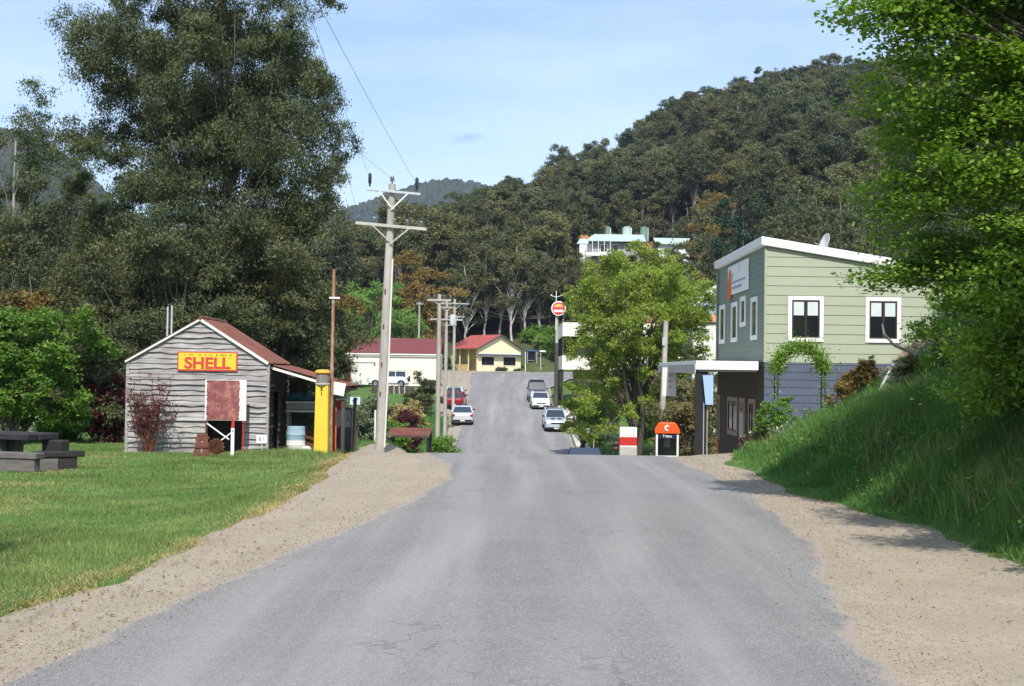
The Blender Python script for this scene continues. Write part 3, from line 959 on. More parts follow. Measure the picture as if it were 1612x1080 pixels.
def scatter(name, pts, scl, seed, protos, share_kind='stuff'):
    """one object of many copies (woods that read as a mass)"""
    rg = np.random.default_rng(seed)
    me = bpy.data.meshes.new(name)
    me.vertices.add(len(pts)); me.vertices.foreach_set('co', np.ascontiguousarray(pts, dtype=np.float32).ravel())
    for nm, arr in (('scl', scl), ('ang', rg.uniform(0, 6.28, len(pts)))):
        a = me.attributes.new(nm, 'FLOAT', 'POINT'); a.data.foreach_set('value', np.ascontiguousarray(arr, dtype=np.float32))
    o = bpy.data.objects.new(name, me); COL.objects.link(o)
    ng = bpy.data.node_groups.new(name, 'GeometryNodeTree')
    ng.interface.new_socket('Geometry', in_out='INPUT', socket_type='NodeSocketGeometry')
    ng.interface.new_socket('Geometry', in_out='OUTPUT', socket_type='NodeSocketGeometry')
    N = ng.nodes.new; Lk = ng.links.new
    gi = N('NodeGroupInput'); go = N('NodeGroupOutput')
    jn = N('GeometryNodeJoinGeometry')
    for p in protos:
        oi = N('GeometryNodeObjectInfo'); oi.inputs['Object'].default_value = p; oi.inputs['As Instance'].default_value = True; oi.transform_space = 'ORIGINAL'
        Lk(oi.outputs['Geometry'], jn.inputs[0])
    ip_ = N('GeometryNodeInstanceOnPoints'); ip_.inputs['Pick Instance'].default_value = True
    rv = N('FunctionNodeRandomValue'); rv.data_type = 'INT'; rv.inputs[4].default_value = 0; rv.inputs[5].default_value = len(protos) - 1
    at = N('GeometryNodeInputNamedAttribute'); at.data_type = 'FLOAT'; at.inputs[0].default_value = 'scl'
    an = N('GeometryNodeInputNamedAttribute'); an.data_type = 'FLOAT'; an.inputs[0].default_value = 'ang'
    cx = N('ShaderNodeCombineXYZ'); Lk(an.outputs[0], cx.inputs[2])
    Lk(gi.outputs[0], ip_.inputs['Points']); Lk(jn.outputs[0], ip_.inputs['Instance']); Lk(rv.outputs[2], ip_.inputs['Instance Index'])
    Lk(cx.outputs[0], ip_.inputs['Rotation']); Lk(at.outputs[0], ip_.inputs['Scale']); Lk(ip_.outputs[0], go.inputs[0])
    md = o.modifiers.new('scatter', 'NODES'); md.node_group = ng
    return tag(o, kind=share_kind)


rest = order[NI:]
st = scatter('hillside_forest', np.stack([pos[rest, 0], pos[rest, 1], pz[rest] - .4], 1), rng.uniform(.8, 1.25, len(rest)) * np.where(np.array(lows)[rest], .42, 1), 3, protos)
tag(st, 'grey green gum forest covering the upper hillside as one mass', 'forest')
# special hill trees
std('conifer_tree', 1232, 152, 330, 11.5, 'conifer', 'broad conical olive green conifer rising above the hillside gums', 301, 26000, .62, n=90, cr=2.0, shape='cone', cz=.5, rz=.5, k=(.5, .9), tr=.4)
std('conifer_tree', 1160, 150, 325, 7.5, 'conifer', 'slimmer conifer with a visible pale trunk beside the broad conical one', 302, 15000, .6, n=56, cr=1.8, shape='cone', bark='bark_pale', cz=.6, rz=.42, k=(.5, .9), tr=.4)
std('pine_tree', 1172, 285, 150, 3.6, 'pine', 'dark blue green dense tree above the roof of the green building', 303, 22000, .36, n=70, cr=1.0, cz=.55, rz=.45)
std('pine_tree', 1150, 360, 130, 2.6, 'pine', 'small dark blue green tree just behind the green building', 304, 14000, .3, n=44, cr=.85, cz=.55, rz=.45)
std('bronze_tree', 1118, 285, 190, 5.0, 'autumn', 'rusty brown tree between the conifers and the hillside house', 305, 13000, .36, n=50, cr=1.1)
for i, (px, top, d, rw, lm) in enumerate(((1105, 380, 150, 3.4, 'gum'), (1250, 270, 190, 5.2, 'gum'), (1320, 265, 175, 5.4, 'olive'), (1385, 280, 160, 5.4, 'gum'), (1290, 330, 130, 4.2, 'olive'),
                                          (1360, 335, 125, 4.2, 'gum'), (1225, 335, 140, 3.4, 'olive'), (1440, 300, 140, 5.0, 'gum'), (1500, 300, 120, 5.0, 'gum'), (1590, 300, 115, 5.0, 'gum'))):
    std('eucalypt_tree', px, top, d, rw, lm, ['gum with thin pale branches below the hillside house', 'tall gum rising behind the roof end of the green building', 'brownish gum behind the satellite dish', 'dark gum behind the skillion roof of the green building',
        'low olive gum just above the satellite dish', 'low dark gum above the white roof edge', 'olive gum beside the dark blue green tree', 'dark gum partly hidden by the bright roadside tree', 'gum behind the bright roadside tree foliage', 'gum mostly hidden behind the bright roadside tree'][i],
        310 + i, 16000, .36, n=56, cr=1.15, bark='bark_far', cz=.58, rz=.42)

# woods left of the valley
pl = []
for y in np.arange(110, 470, 7.5):
    for x in np.arange(-.5 * y - 4, -.085 * y, 7.5):
        xx = x + rng.uniform(-3, 3); yy = y + rng.uniform(-3, 3)
        if xx > -24 and yy < 178: continue
        if xx > -34 and yy < 150: continue
        if xx > -.17 * yy and yy < 250: continue
        if xx > -60 and yy < 200: continue
        pl.append((xx, yy, hz(xx, yy) - .3))
pl = np.array(pl)
tag(scatter('valley_wood', pl, rng.uniform(.7, 1.1, len(pl)), 4, protos), 'dark wood of gums filling the valley behind the shed and shrubs', 'forest')

# --- distant hills
def far_mat():
    t = NT('distant_forest'); co = t.co()
    f = t.noise(co, .02, 8, .7); g = t.noise(co, .12, 6, .75)
    col = t.mix(t.ramp(f, .35, .65), (.030, .042, .028), (.065, .075, .045))
    col = t.mix(t.ramp(g, .4, .7, 0, .7), col, (.10, .105, .07))
    t.pbr(col, .95, .1, 0, t.bump(g, .8, 6))
    return t.mat


fm = far_mat()
for i, (d0, prof) in enumerate([(2300, [(300, 420), (420, 372), (520, 336), (570, 318), (620, 298), (660, 285), (700, 280), (745, 284), (800, 300), (880, 340), (980, 420)]),
                                (1250, [(-420, 140), (-250, 150), (-80, 178), (0, 196), (70, 217), (130, 258), (200, 330), (300, 420), (380, 520)])]):
    pxs = np.linspace(prof[0][0], prof[-1][0], 260)
    pys = np.interp(pxs, [p[0] for p in prof], [p[1] for p in prof])
    rows = 70
    rg = np.random.default_rng(9 + i)
    VV = []
    for r in range(rows):
        u = r / (rows - 1)
        d = d0 * (1 - .30 * (1 - u))
        for px, py in zip(pxs, pys):
            top = P(px, py, d0); x = top.x * d / d0
            z = (top.z) * (u ** 1.15) * (1 + .05 * math.sin(px * .05 + u * 9) * (1 - u)) + rg.uniform(-1, 1) * d0 * .0017
            VV.append((x + rg.uniform(-2, 2), d, z - 2))
    # back slope
    for r in range(6):
        d = d0 * (1 + .06 * (r + 1))
        for px, py in zip(pxs, pys):
            top = P(px, py, d0); VV.append((top.x * d / d0, d, top.z * (1 - (r + 1) / 6) - 2))
    nc = len(pxs); nr = rows + 6
    ii = (np.arange(nr - 1)[:, None] * nc + np.arange(nc - 1)[None]).ravel()
    tag(np_obj('hill', np.array(VV), np.stack([ii, ii + 1, ii + nc + 1, ii + nc], -1), fm, smooth=False), kind='structure')

for i, (px, top, rw) in enumerate(((905, 384, 2.4), (1026, 380, 2.0), (1062, 392, 2.2), (1092, 372, 2.6), (985, 396, 2.2))):
    std('eucalypt_tree', px, top, 251, rw, 'gum_far', ['small gum at the balcony end of the hillside house', 'small gum between the two roofs of the hillside house', 'low gum before the white wall of the hillside house', 'gum at the far white wall end of the hillside house', 'low gum below the balcony posts of the hillside house'][i],
        360 + i, 6000, .37, bark='bark_far', n=24, cr=.9, tr=.14)
# ------------------------------------------------------------------ big roadside tree, grass and garden
ex = [P(1365, 14, 13.6), P(1395, 18, 13.7), P(1420, 40, 13.8), P(1440, 70, 13.9), P(1460, 40, 14), P(1490, 25, 14.2), P(1520, 15, 14.3), P(1430, 14, 13.8), P(1450, 10, 14),
      P(1405, 440, 15.0), P(1425, 430, 15), P(1450, 425, 15.2), P(1480, 440, 15.3), P(1400, 300, 14.8), P(1425, 270, 14.8), P(1440, 330, 15), P(1460, 310, 15),
      P(1440, 370, 15), P(1470, 390, 15.2), P(1500, 400, 15.5), P(1430, 215, 14.6), P(1460, 225, 14.7), P(1455, 140, 14.4), P(1425, 110, 14.2), P(1410, 165, 14.3), P(1480, 100, 14.4),
      P(1550, 480, 15.8), P(1580, 510, 15.8), P(1600, 530, 15.5)]
tx, ty_ = 9.6, 15.2
tz = hz(tx, ty_)
rg = np.random.default_rng(44)
for _ in range(260):
    py = rg.uniform(-120, 560); px = rg.uniform(1480 + 45 * math.sin(py * .021), 1790)
    if py > 440 and px < 1560: continue
    ex.append(P(px, py, rg.uniform(13.6, 17.6)))
for _ in range(46):
    ex.append(P(rg.uniform(1525, 1760), rg.uniform(530, 625), rg.uniform(13.8, 17.5)))
for _ in range(60):
    ex.append(P(rg.uniform(1370, 1560), rg.uniform(-260, -20), rg.uniform(13.2, 15.5)))
for _ in range(34):
    ex.append(Vector((rg.uniform(4.3, 6.8), rg.uniform(8, 11), rg.uniform(5.1, 6.6))))  # clumps above the view, added to shade the verge side of the bank
for _ in range(60):
    yy = rg.uniform(8.5, 12.6); ex.append(Vector((max(.43 * yy + .45, 4.6) + rg.uniform(0, 2.6), yy, rg.uniform(3.0, 5.0))))  # clumps outside the view, added to shade the lower bank
ex = [(p.x - tx, p.y - ty_, p.z - tz) for p in ex]
LIT = lambda p: p[0] + tx < 8.2 and p[2] + tz > 4.6 and (p[1] + ty_) + .84 * (p[2] + tz - .33 * max(0, p[0] + tx - 4.3)) > 19.8 + 1.7 * max(0, p[0] + tx - 4.1)  # picks clumps to drop so the bank keeps its sunlit patch
CULL = lambda p: LIT(p) or P(1405, 460, p[1] + ty_).x + .0 < p[0] + tx < P(1530, 460, p[1] + ty_).x and p[2] + tz < P(1450, 455, p[1] + ty_).z
make_tree('roadside_tree', (tx, ty_, tz), 401, 12, 6.4, (4.6, 4.5, 5.6), 280, .52, 430000, .068, LM['elm'], M['bark'], .26, droop=.05, flat=.55, aspect=.72, nspray=14, flatz=.42, kfrac=(.15, .75), br=.16, bias=.36,
          spray=.26, mind=.5, extra=ex, cull=CULL, trunk_top=10, label='bright green leafy tree overhanging the grassy bank beside the road', wob=.2)
# its neighbour further along the bank top, partly in the frame
tx, ty_ = 14.6, 25
make_tree('roadside_tree', (tx, ty_, hz(tx, ty_)), 402, 9, 4.6, (4.2, 3.6, 4.4), 110, .85, 60000, .13, LM['elm'], M['bark'], .24, droop=.05, flat=.4, aspect=.7, nspray=12, flatz=.5, kfrac=(.15, .7), spray=.24, mind=.7,
          label='second leafy green tree on top of the bank behind the overhanging one')

EXC = [(-11.2, -4.6, 35.6, 39.5)]


def blades(name, n, xy, hfun, wfun, mat, seed, lean=.45, label=None, parent=None):
    rg = np.random.default_rng(seed)
    x, y = xy(rg, n)
    z = H(x, y) + np.where((y < 60) & (np.abs(x) < 20), micro(x, y), 0); m = len(x)
    h = hfun(rg, x, y); w = wfun(x, y)
    a = rg.uniform(0, 2 * PI, m); b = rg.uniform(0, 2 * PI, m); ln = rg.uniform(.1, lean, m) * h
    B = np.stack([x, y, z - .01], 1)
    s = np.stack([np.cos(a) * w * .5, np.sin(a) * w * .5, np.zeros(m)], 1)
    T = B + np.stack([np.cos(b) * ln, np.sin(b) * ln, h], 1)
    Vv = np.stack([B - s, B + s, T], 1).reshape(-1, 3)
    # tint: patches + tuft noise
    pt = .46 + .2 * np.sin(.9 * x + 1.7 * np.sin(.5 * y)) * np.sin(.8 * y + 1.1 * np.sin(.7 * x)) + .22 * np.sin(2.3 * x + 2.1 * np.sin(1.1 * y)) * np.sin(3.1 * y + 1.4 * np.sin(1.9 * x)) + rg.normal(0, .17, m)
    o = np_obj(name, Vv, np.arange(3 * m).reshape(m, 3), mat, rnd=np.repeat(np.clip(pt, 0, 1), 3), parent=parent)
    return tag(o, label, 'grass', None, 'stuff')


def lawn_xy(rg, n):
    u = rg.uniform(0, 1, n * 2)
    y = 6.5 * (46 / 6.5) ** (u ** .92)
    lo = -.42 * y - 1.5; hi = ip(GL, y) + .05
    x = lo + (hi - lo) * rg.uniform(0, 1, n * 2)
    dens = sst((hi - x) / .7 + .15 + .35 * np.sin(2.1 * y + 3 * np.sin(1.3 * y)) * np.sin(3 * x))
    k = rg.uniform(0, 1, n * 2) < dens
    k &= ~((x > -11.0) & (x < -6.8) & (y > 36.05) & (y < 39.2))
    return x[k][:n], y[k][:n]


def lawn_h(rg, x, y):
    h = rg.uniform(.025, .068, len(x)) * (1 + .35 * np.sin(1.1 * x + .7 * y) * np.sin(.9 * y))
    tall = sst((y - 30) / 4) * sst((x + 8.2) / 1.5)
    h = h * (1 + 2.0 * tall)
    edge = sst(1 - (ip(GL, y) - x) / .8)
    return h * (1 - .35 * edge)


blades('lawn_grass', 230000, lawn_xy, lawn_h, lambda x, y: .0075 * np.maximum(1, y / 11), LM['grass'], 31, .8, 'short mown green grass of the lawn beside the gravel')
blades('dry_grass', 42000, lambda rg, n: (lambda y: (ip(GL, y) + np.where(rg.uniform(0, 1, n) < .75, rg.normal(0, .2, n) + .02, np.abs(rg.normal(0, .6, n))), y))(7 + 32 * rg.uniform(0, 1, n) ** 1.5), lambda rg, x, y: rg.uniform(.012, .045, len(x)), lambda x, y: .008 * np.maximum(1, y / 12), LM['straw'], 32, 2.2,
       'yellowed dry grass along the edge of the lawn')


def bank_xy(rg, n):
    u = rg.uniform(0, 1, n * 2)
    y = 9 * (40 / 9) ** (u ** .95)
    lo = ip(GR, y) - .05; hi = np.minimum(.43 * y + 1.5, lo + 9)
    x = lo + (hi - lo) * rg.uniform(0, 1, n * 2)
    k = (x - lo > 0) & (hi > lo) & (rg.uniform(0, 1, n * 2) < sst((x - lo) / .5 + .2 + .3 * np.sin(2.7 * y) * np.sin(1.1 * y)))
    return x[k][:n], y[k][:n]


def bank_h(rg, x, y):
    e = sst((x - ip(GR, y)) / 1.1)
    return rg.uniform(.08, .2, len(x)) * (.5 + 1.2 * e) * (1 + .55 * np.sin(1.9 * x + 1.3 * y) * np.sin(1.2 * y - .6 * x))


blades('bank_grass', 230000, bank_xy, bank_h, lambda x, y: .010 * np.maximum(1, y / 14), LM['bankgrass'], 33, .9, 'long lush green grass growing on the roadside bank')


def tall_xy(rg, n):
    k = 420
    cy_ = 10.5 * (32 / 10.5) ** rg.uniform(0, 1, k); cx = ip(GR, cy_) + .35 + np.minimum(.43 * cy_ - ip(GR, cy_), 5.5) * rg.uniform(0, 1, k) ** .9
    i = rg.integers(0, k, n); return cx[i] + rg.normal(0, .12, n), cy_[i] + rg.normal(0, .12, n)


blades('tall_grass', 42000, tall_xy, lambda rg, x, y: rg.uniform(.15, .42, len(x)), lambda x, y: .011 * np.maximum(1, y / 14), LM['bankgrass'], 37, .9, 'taller tufts of lush grass and weeds on the roadside bank')


def dip_xy(rg, n):
    y = rg.uniform(50, 112, n); x = ip(GL, y) - rg.uniform(0, 1, n) * 7 + .3
    return x, y


blades('rough_grass', 30000, dip_xy, lambda rg, x, y: rg.uniform(.1, .4, len(x)), lambda x, y: .05 + 0 * x, LM['bankgrass'], 34, .6, 'rough green grass on the road shoulder down in the dip')


def plant(name, px, py, d, r, h, lm, lab, seed, nleaf=2500, leaf=.06, flower=None, nfl=150, cat='plant'):
    x = X(px, d, py); z0 = hz(x, d)
    rg = np.random.default_rng(seed)
    root = empty(name, (x, d, z0), 0, lab, cat)
    C = envelope(rg, 26, h * .55, (r, r * .8, h * .48))
    mb = MB()
    for c in C:
        if c[2] > .1: mb.tube([(c[0] * .2, c[1] * .2, -.05), (c[0] * .6, c[1] * .6, c[2] * .55), tuple(c)], [.012, .009, .004], 4, cap=False)
    L_, t_ = clump_points(rg, C, np.full(len(C), r * .35), nleaf, 6, .8, .3)
    k = L_[:, 2] > .0
    V_, F_ = leaves(rg, L_[k], leaf, .5, 0, .2)
    np_obj('foliage', V_, F_, LM[lm], root, rnd=np.repeat(t_[k], 4))
    mb.build('stem', M['bark'], root)
    if flower:
        c = C[rg.integers(0, len(C), nfl)]; c = c + rg.normal(0, r * .2, c.shape); c[:, 2] = np.abs(c[:, 2]) + .05
        V_, F_ = leaves(rg, c, leaf * 1.1, .8)
        np_obj('blossom', V_, F_, LM[flower], root, rnd=np.repeat(rg.uniform(0, 1, nfl), 4))
    return root


plant('garden_shrub', 1222, 640, 35.4, .62, 1.5, 'bush', 'bright green shrub at the foot of the garden arch', 501, 5200, .085, cat='shrub')
plant('garden_shrub', 1250, 655, 34.6, .55, .75, 'greyshrub', 'grey green bush with cream flowers below the garden arch', 502, 3200, .06, 'whiteflower', 220, 'shrub')
plant('garden_shrub', 1288, 650, 34.5, .5, .75, 'greyshrub', 'grey green herb bush beside the post of the garden arch', 503, 3000, .06, cat='shrub')
plant('garden_shrub', 1183, 680, 36.2, .42, .65, 'burgundy', 'purple grey flowering bush in front of the dark shopfront', 504, 2400, .06, 'whiteflower', 60, 'shrub')
plant('garden_shrub', 1205, 668, 35.8, .45, .8, 'olive', 'small olive bush between the purple bush and the garden arch', 505, 2600, .06, cat='shrub')
plant('garden_shrub', 1338, 620, 33.6, .6, 1.05, 'autumn', 'brown grassy shrub against the dark blue wall', 506, 4200, .10, cat='shrub')
plant('garden_shrub', 1365, 600, 32.6, .5, .9, 'autumn', 'orange brown grassy shrub at the upper garden edge', 507, 4200, .10, cat='shrub')
plant('garden_shrub', 1310, 640, 34.0, .4, .6, 'bush', 'small green tuft on top of the sunny bank', 508, 2200, .07, cat='shrub')
plant('flower_clump', 1448, 600, 28.0, .5, .42, 'greyshrub', 'clump of blue flowers on the shaded bank edge', 509, 3200, .06, 'blueflower', 80)
plant('flower_clump', 1480, 575, 27.5, .6, .55, 'bush', 'smaller clump of blue flowers beside the garden rocks', 510, 2600, .06, 'blueflower', 30)
plant('flower_clump', 1412, 622, 27.8, .35, .35, 'greyshrub', 'blue grey leafy clump below the leaning pipe', 511, 2400, .07, 'blueflower', 30)
plant('garden_shrub', 1530, 545, 25.5, 1.0, 1.3, 'bush', 'leafy green shrub on the bank under the overhanging tree', 512, 6500, .09, cat='shrub')
plant('garden_shrub', 1508, 530, 31.5, .7, 1.2, 'elm', 'light green shrub behind the garden rocks', 513, 6000, .09, cat='shrub')
plant('garden_shrub', 1600, 560, 22.5, .9, 1.1, 'bush', 'dark green shrub in the tree shade by the frame edge', 514, 5500, .085, cat='shrub')
# garden rocks
rg = np.random.default_rng(8)
for i in range(110):
    px = rg.uniform(1392, 1500); d = rg.uniform(28.2, 32.8)
    x = X(px, d, 570); r = rg.uniform(.05, .16)
    mb = MB(); mb.ball((0, 0, 0), r, i, 2, .5, (1.3, 1, .8))
    o = mb.build('garden_rock', M['rock']); o.location = (x, d, hz(x, d) + r * .45 + rg.uniform(0, .15)); o.rotation_euler = (rg.uniform(-.4, .4), rg.uniform(-.4, .4), rg.uniform(0, 6))
    tag(o, 'rough tan stone in the rockery on top of the bank', 'rock', 'stones of the rockery on the bank')
for i, (px, d, r, lab) in enumerate(((1378, 28.2, .24, 'large pale tan stone at the sunny edge of the bank'), (1368, 27.6, .15, 'small tan stone below the large pale one'), (1215, 33.2, .14, 'pale stone lying in the grass below the arch'),
                                  (1203, 33.0, .10, 'smallest pale stone beside the dark shopfront grass'), (1552, 21.0, .24, 'brown stone in the shaded long grass'), (1595, 18.6, .2, 'flat grey stone in the deep shade of the bank'))):
    x = X(px, d, 650); mb = MB(); mb.ball((0, 0, 0), r, 60 + i, 2, .5, (1.7, 1, .6))
    o = mb.build('stone', M['rock']); o.location = (x, d, hz(x, d) + r * .4); tag(o, lab, 'rock')
# leaning pipe and dead branch
mb = MB(); mb.tube([(0, 0, -.1), (.58, .1, .96)], .028, 8)
mb.tube([(.55, .09, .92), (.60, .1, 1.0)], .034, 8)
o = mb.build('leaning_pipe', M['steel'], smooth=True); o.location = gpt(1368, 29.0, 0, 620); tag(o, 'grey metal pipe leaning out of the bank beside the rockery', 'pipe')
mb = MB(); mb.tube([(0, 0, 0), (.25, 0, -.25), (.6, .05, -.38), (.95, .1, -.5)], [.03, .035, .045, .05], 6); mb.tube([(0, 0, 0), (-.05, 0, .25)], [.03, .015], 5); mb.tube([(.25, 0, -.25), (.5, -.1, -.12)], [.025, .01], 5)
o = mb.build('dead_branch', M['bark_pale'], smooth=True); o.location = P(1392, 527, 29.5); tag(o, 'bare grey branch lying over the rockery stones', 'branch')

# garden arch with a climber
d = 36.0
xa, xb = X(1222, d, 600), X(1296, d, 600)
za = hz(xa, d); zb = hz(xb, d)
root = empty('garden_arch', (xa, d, za), 0, 'metal garden arch overgrown with a climbing vine before the dark blue wall', 'arch')
w = xb - xa; top = Z(1255, 545, d) - za; R_ = w / 2
fr = MB(); vine = []
for dy in (-.22, .22):
    pts = [(0, dy, -.1), (0, dy, top - R_)] + [(R_ - R_ * math.cos(a), dy, top - R_ + R_ * math.sin(a)) for a in np.linspace(.2, PI - .2, 9)] + [(w, dy, top - R_), (w, dy, zb - za - .1)]
    fr.tube(pts, .016, 6)
    for a, b in zip(pts[:-1], pts[1:]):
        for u in np.linspace(0, 1, 7): vine.append(np.array(a) * (1 - u) + np.array(b) * u)
for z in np.arange(.3, top - R_, .35):
    fr.tube([(0, -.22, z), (0, .22, z)], .01, 5)
    if z > zb - za: fr.tube([(w, -.22, z), (w, .22, z)], .01, 5)
for a in np.linspace(.3, PI - .3, 6):
    q = (R_ - R_ * math.cos(a), top - R_ + R_ * math.sin(a)); fr.tube([(q[0], -.22, q[1]), (q[0], .22, q[1])], .01, 5)
fr.build('frame', M['black'], root)
rg = np.random.default_rng(3); vine = np.array(vine)
wgt = .05 + .08 * rg.uniform(0, 1, len(vine))
C = np.concatenate([vine[rg.integers(0, len(vine), 4400)] + rg.normal(0, .10, (4400, 3)), vine[rg.integers(0, len(vine), 900)] + rg.normal(0, .18, (900, 3))])
C = C[C[:, 2] > .05]
V_, F_ = leaves(rg, C, .075, .55)
np_obj('climbing_vine', V_, F_, LM['elm'], root, rnd=np.repeat(rg.uniform(0, .8, len(C)), 4))

# small tree standing on the lawn edge behind the photographer's left shoulder: its shade falls on the lawn
make_tree('lawn_tree', (-6.2, 7.7, hz(-6.2, 7.7)), 440, 5, 3.7, (2.1, 1.8, 1.3), 40, .5, 16000, .08, LM['elm'], M['bark'], .1, nspray=9, kfrac=(.3, .7), label='small leafy tree beside the lawn whose shade falls on the grass', spray=.25)

def pebbles(name, n, seed, region, label):
    rg = np.random.default_rng(seed)
    x, y = region(rg, n); m = len(x)
    r = rg.uniform(.0025, .0065, m) * (1 + 1.0 * (rg.uniform(0, 1, m) > .97))
    base = np.array([[1, 0, 0], [0, 1, 0], [-1, 0, 0], [0, -1, 0], [0, 0, .8], [0, 0, -.6]], float)
    V = base[None] * r[:, None, None] * rg.uniform(.6, 1.3, (m, 6, 1))
    a = rg.uniform(0, 6.28, m); ca, sa = np.cos(a)[:, None], np.sin(a)[:, None]
    Vx = V[:, :, 0] * ca - V[:, :, 1] * sa; Vy = V[:, :, 0] * sa + V[:, :, 1] * ca
    z = np.where((x > ip(RL, y)) & (x < ip(RR, y)), zr(y) + .014, H0(x, y) - .006) + r * .3
    V = np.stack([Vx + x[:, None], Vy + y[:, None], V[:, :, 2] + z[:, None]], -1).reshape(-1, 3)
    f = np.array([[0, 1, 4], [1, 2, 4], [2, 3, 4], [3, 0, 4], [1, 0, 5], [2, 1, 5], [3, 2, 5], [0, 3, 5]])
    Fa = (f[None] + 6 * np.arange(m)[:, None, None]).reshape(-1, 3)
    t = NT('pebble_stone'); at = t.n('ShaderNodeAttribute', attribute_name='rnd')
    t.pbr(t.mix(at.outputs['Fac'], (.15, .12, .09), (.46, .39, .31)), .9, .2)
    o = np_obj(name, V, Fa, t.mat, rnd=np.repeat(rg.uniform(0, 1, m), 6))
    return tag(o, label, 'stones', None, 'stuff')


def verge_xy(rg, n):
    y = 5 * (32 / 5) ** (rg.uniform(0, 1, n)); side = rg.uniform(0, 1, n) < .45
    l = ip(GL, y) + (ip(RL, y) + .25 - ip(GL, y)) * rg.uniform(0, 1, n); r = ip(RR, y) - .35 + (ip(GR, y) - ip(RR, y) + .35) * rg.uniform(0, 1, n)
    e = rg.uniform(0, 1, n) < .3
    l = np.where(e, ip(RL, y) + rg.normal(-.1, .22, n), l); r = np.where(e, ip(RR, y) + rg.normal(.1, .25, n), r)
    return np.where(side, l, r), y


pebbles('loose_stones', 30000, 71, verge_xy, 'loose stones scattered over the gravel verges and road edge')


def tuft_xy(rg, n):
    k = 110
    cy_ = rg.uniform(7, 30, k); s_ = rg.uniform(0, 1, k)
    cx = np.where(s_ < .62, ip(GL, cy_) + np.abs(rg.normal(0, .45, k)), ip(GR, cy_) - np.abs(rg.normal(0, .3, k)))
    i = rg.integers(0, k, n); return cx[i] + rg.normal(0, .09, n), cy_[i] + rg.normal(0, .16, n)


blades('verge_tufts', 14000, tuft_xy, lambda rg, x, y: rg.uniform(.02, .06, len(x)), lambda x, y: .008 * np.maximum(1, y / 12), LM['grass'], 36, .9, 'small weedy tufts of grass growing out of the gravel verge')

blades('dead_stalks', 5000, tall_xy, lambda rg, x, y: rg.uniform(.15, .5, len(x)), lambda x, y: .009 * np.maximum(1, y / 14), LM['straw'], 38, .7, 'dry dead stalks standing among the green bank grass')


def patch_xy(rg, n):
    k = 26; cy_ = 9 * (34 / 9) ** rg.uniform(0, 1, k); cx = ip(GL, cy_) - rg.uniform(.5, 1, k) * (.42 * cy_ - 2.4)
    i = rg.integers(0, k, n); return cx[i] + rg.normal(0, .3, n), cy_[i] + rg.normal(0, .35, n)


blades('dry_patches', 9000, patch_xy, lambda rg, x, y: rg.uniform(.02, .06, len(x)), lambda x, y: .009 * np.maximum(1, y / 11), LM['straw'], 39, 1.5, 'thin yellowed patches in the mown lawn')

for i, (px, d, r, h) in enumerate(((1500, 25.5, .7, .8), (1545, 23, .75, .9), (1585, 20.5, .7, .85), (1608, 18.2, .55, .7), (1450, 27.5, .5, .6))):
    plant('garden_shrub', px, 600, d, r, h, ['bush', 'olive', 'bush', 'gum', 'olive'][i], ['leafy scrub at the top of the bank beside the blue flowers', 'olive scrub in the deep shade under the overhanging tree', 'broad leafy scrub in the shade beside the flat grey stone',
        'dark scrub in the shade at the outer edge of the bank', 'small olive scrub below the rockery stones'][i], 540 + i, 4200, .075, cat='shrub')
rg = np.random.default_rng(90)
wx, wy = tall_xy(rg, 16000)
wz = H(wx, wy) + micro(wx, wy) + rg.uniform(.02, .28, len(wx))
V_, F_ = leaves(rg, np.stack([wx, wy, wz], 1), .075, .5, 0, .3)
tag(np_obj('bank_weeds', V_, F_, LM['bush'], rnd=np.repeat(rg.uniform(0, .7, len(wx)), 4)), 'broad leaved weeds growing through the bank grass', 'weeds', None, 'stuff')


def litter_xy(rg, n):
    x, y = verge_xy(rg, n * 3); e = np.minimum(np.abs(x - ip(GL, y)), np.abs(x - ip(GR, y)))
    k = rg.uniform(0, 1, len(x)) < np.exp(-e / .35); return x[k][:n], y[k][:n]


lx, ly = litter_xy(rg, 3500)
lz = H0(lx, ly) + .006
V_, F_ = leaves(rg, np.stack([lx, ly, lz], 1), .05, .4, 0, .97)
tag(np_obj('leaf_litter', V_, F_, LM['autumn'], rnd=np.repeat(rg.uniform(0, 1, len(lx)), 4)), 'fallen leaves and bark scraps along the outer gravel edges', 'leaf litter', None, 'stuff')
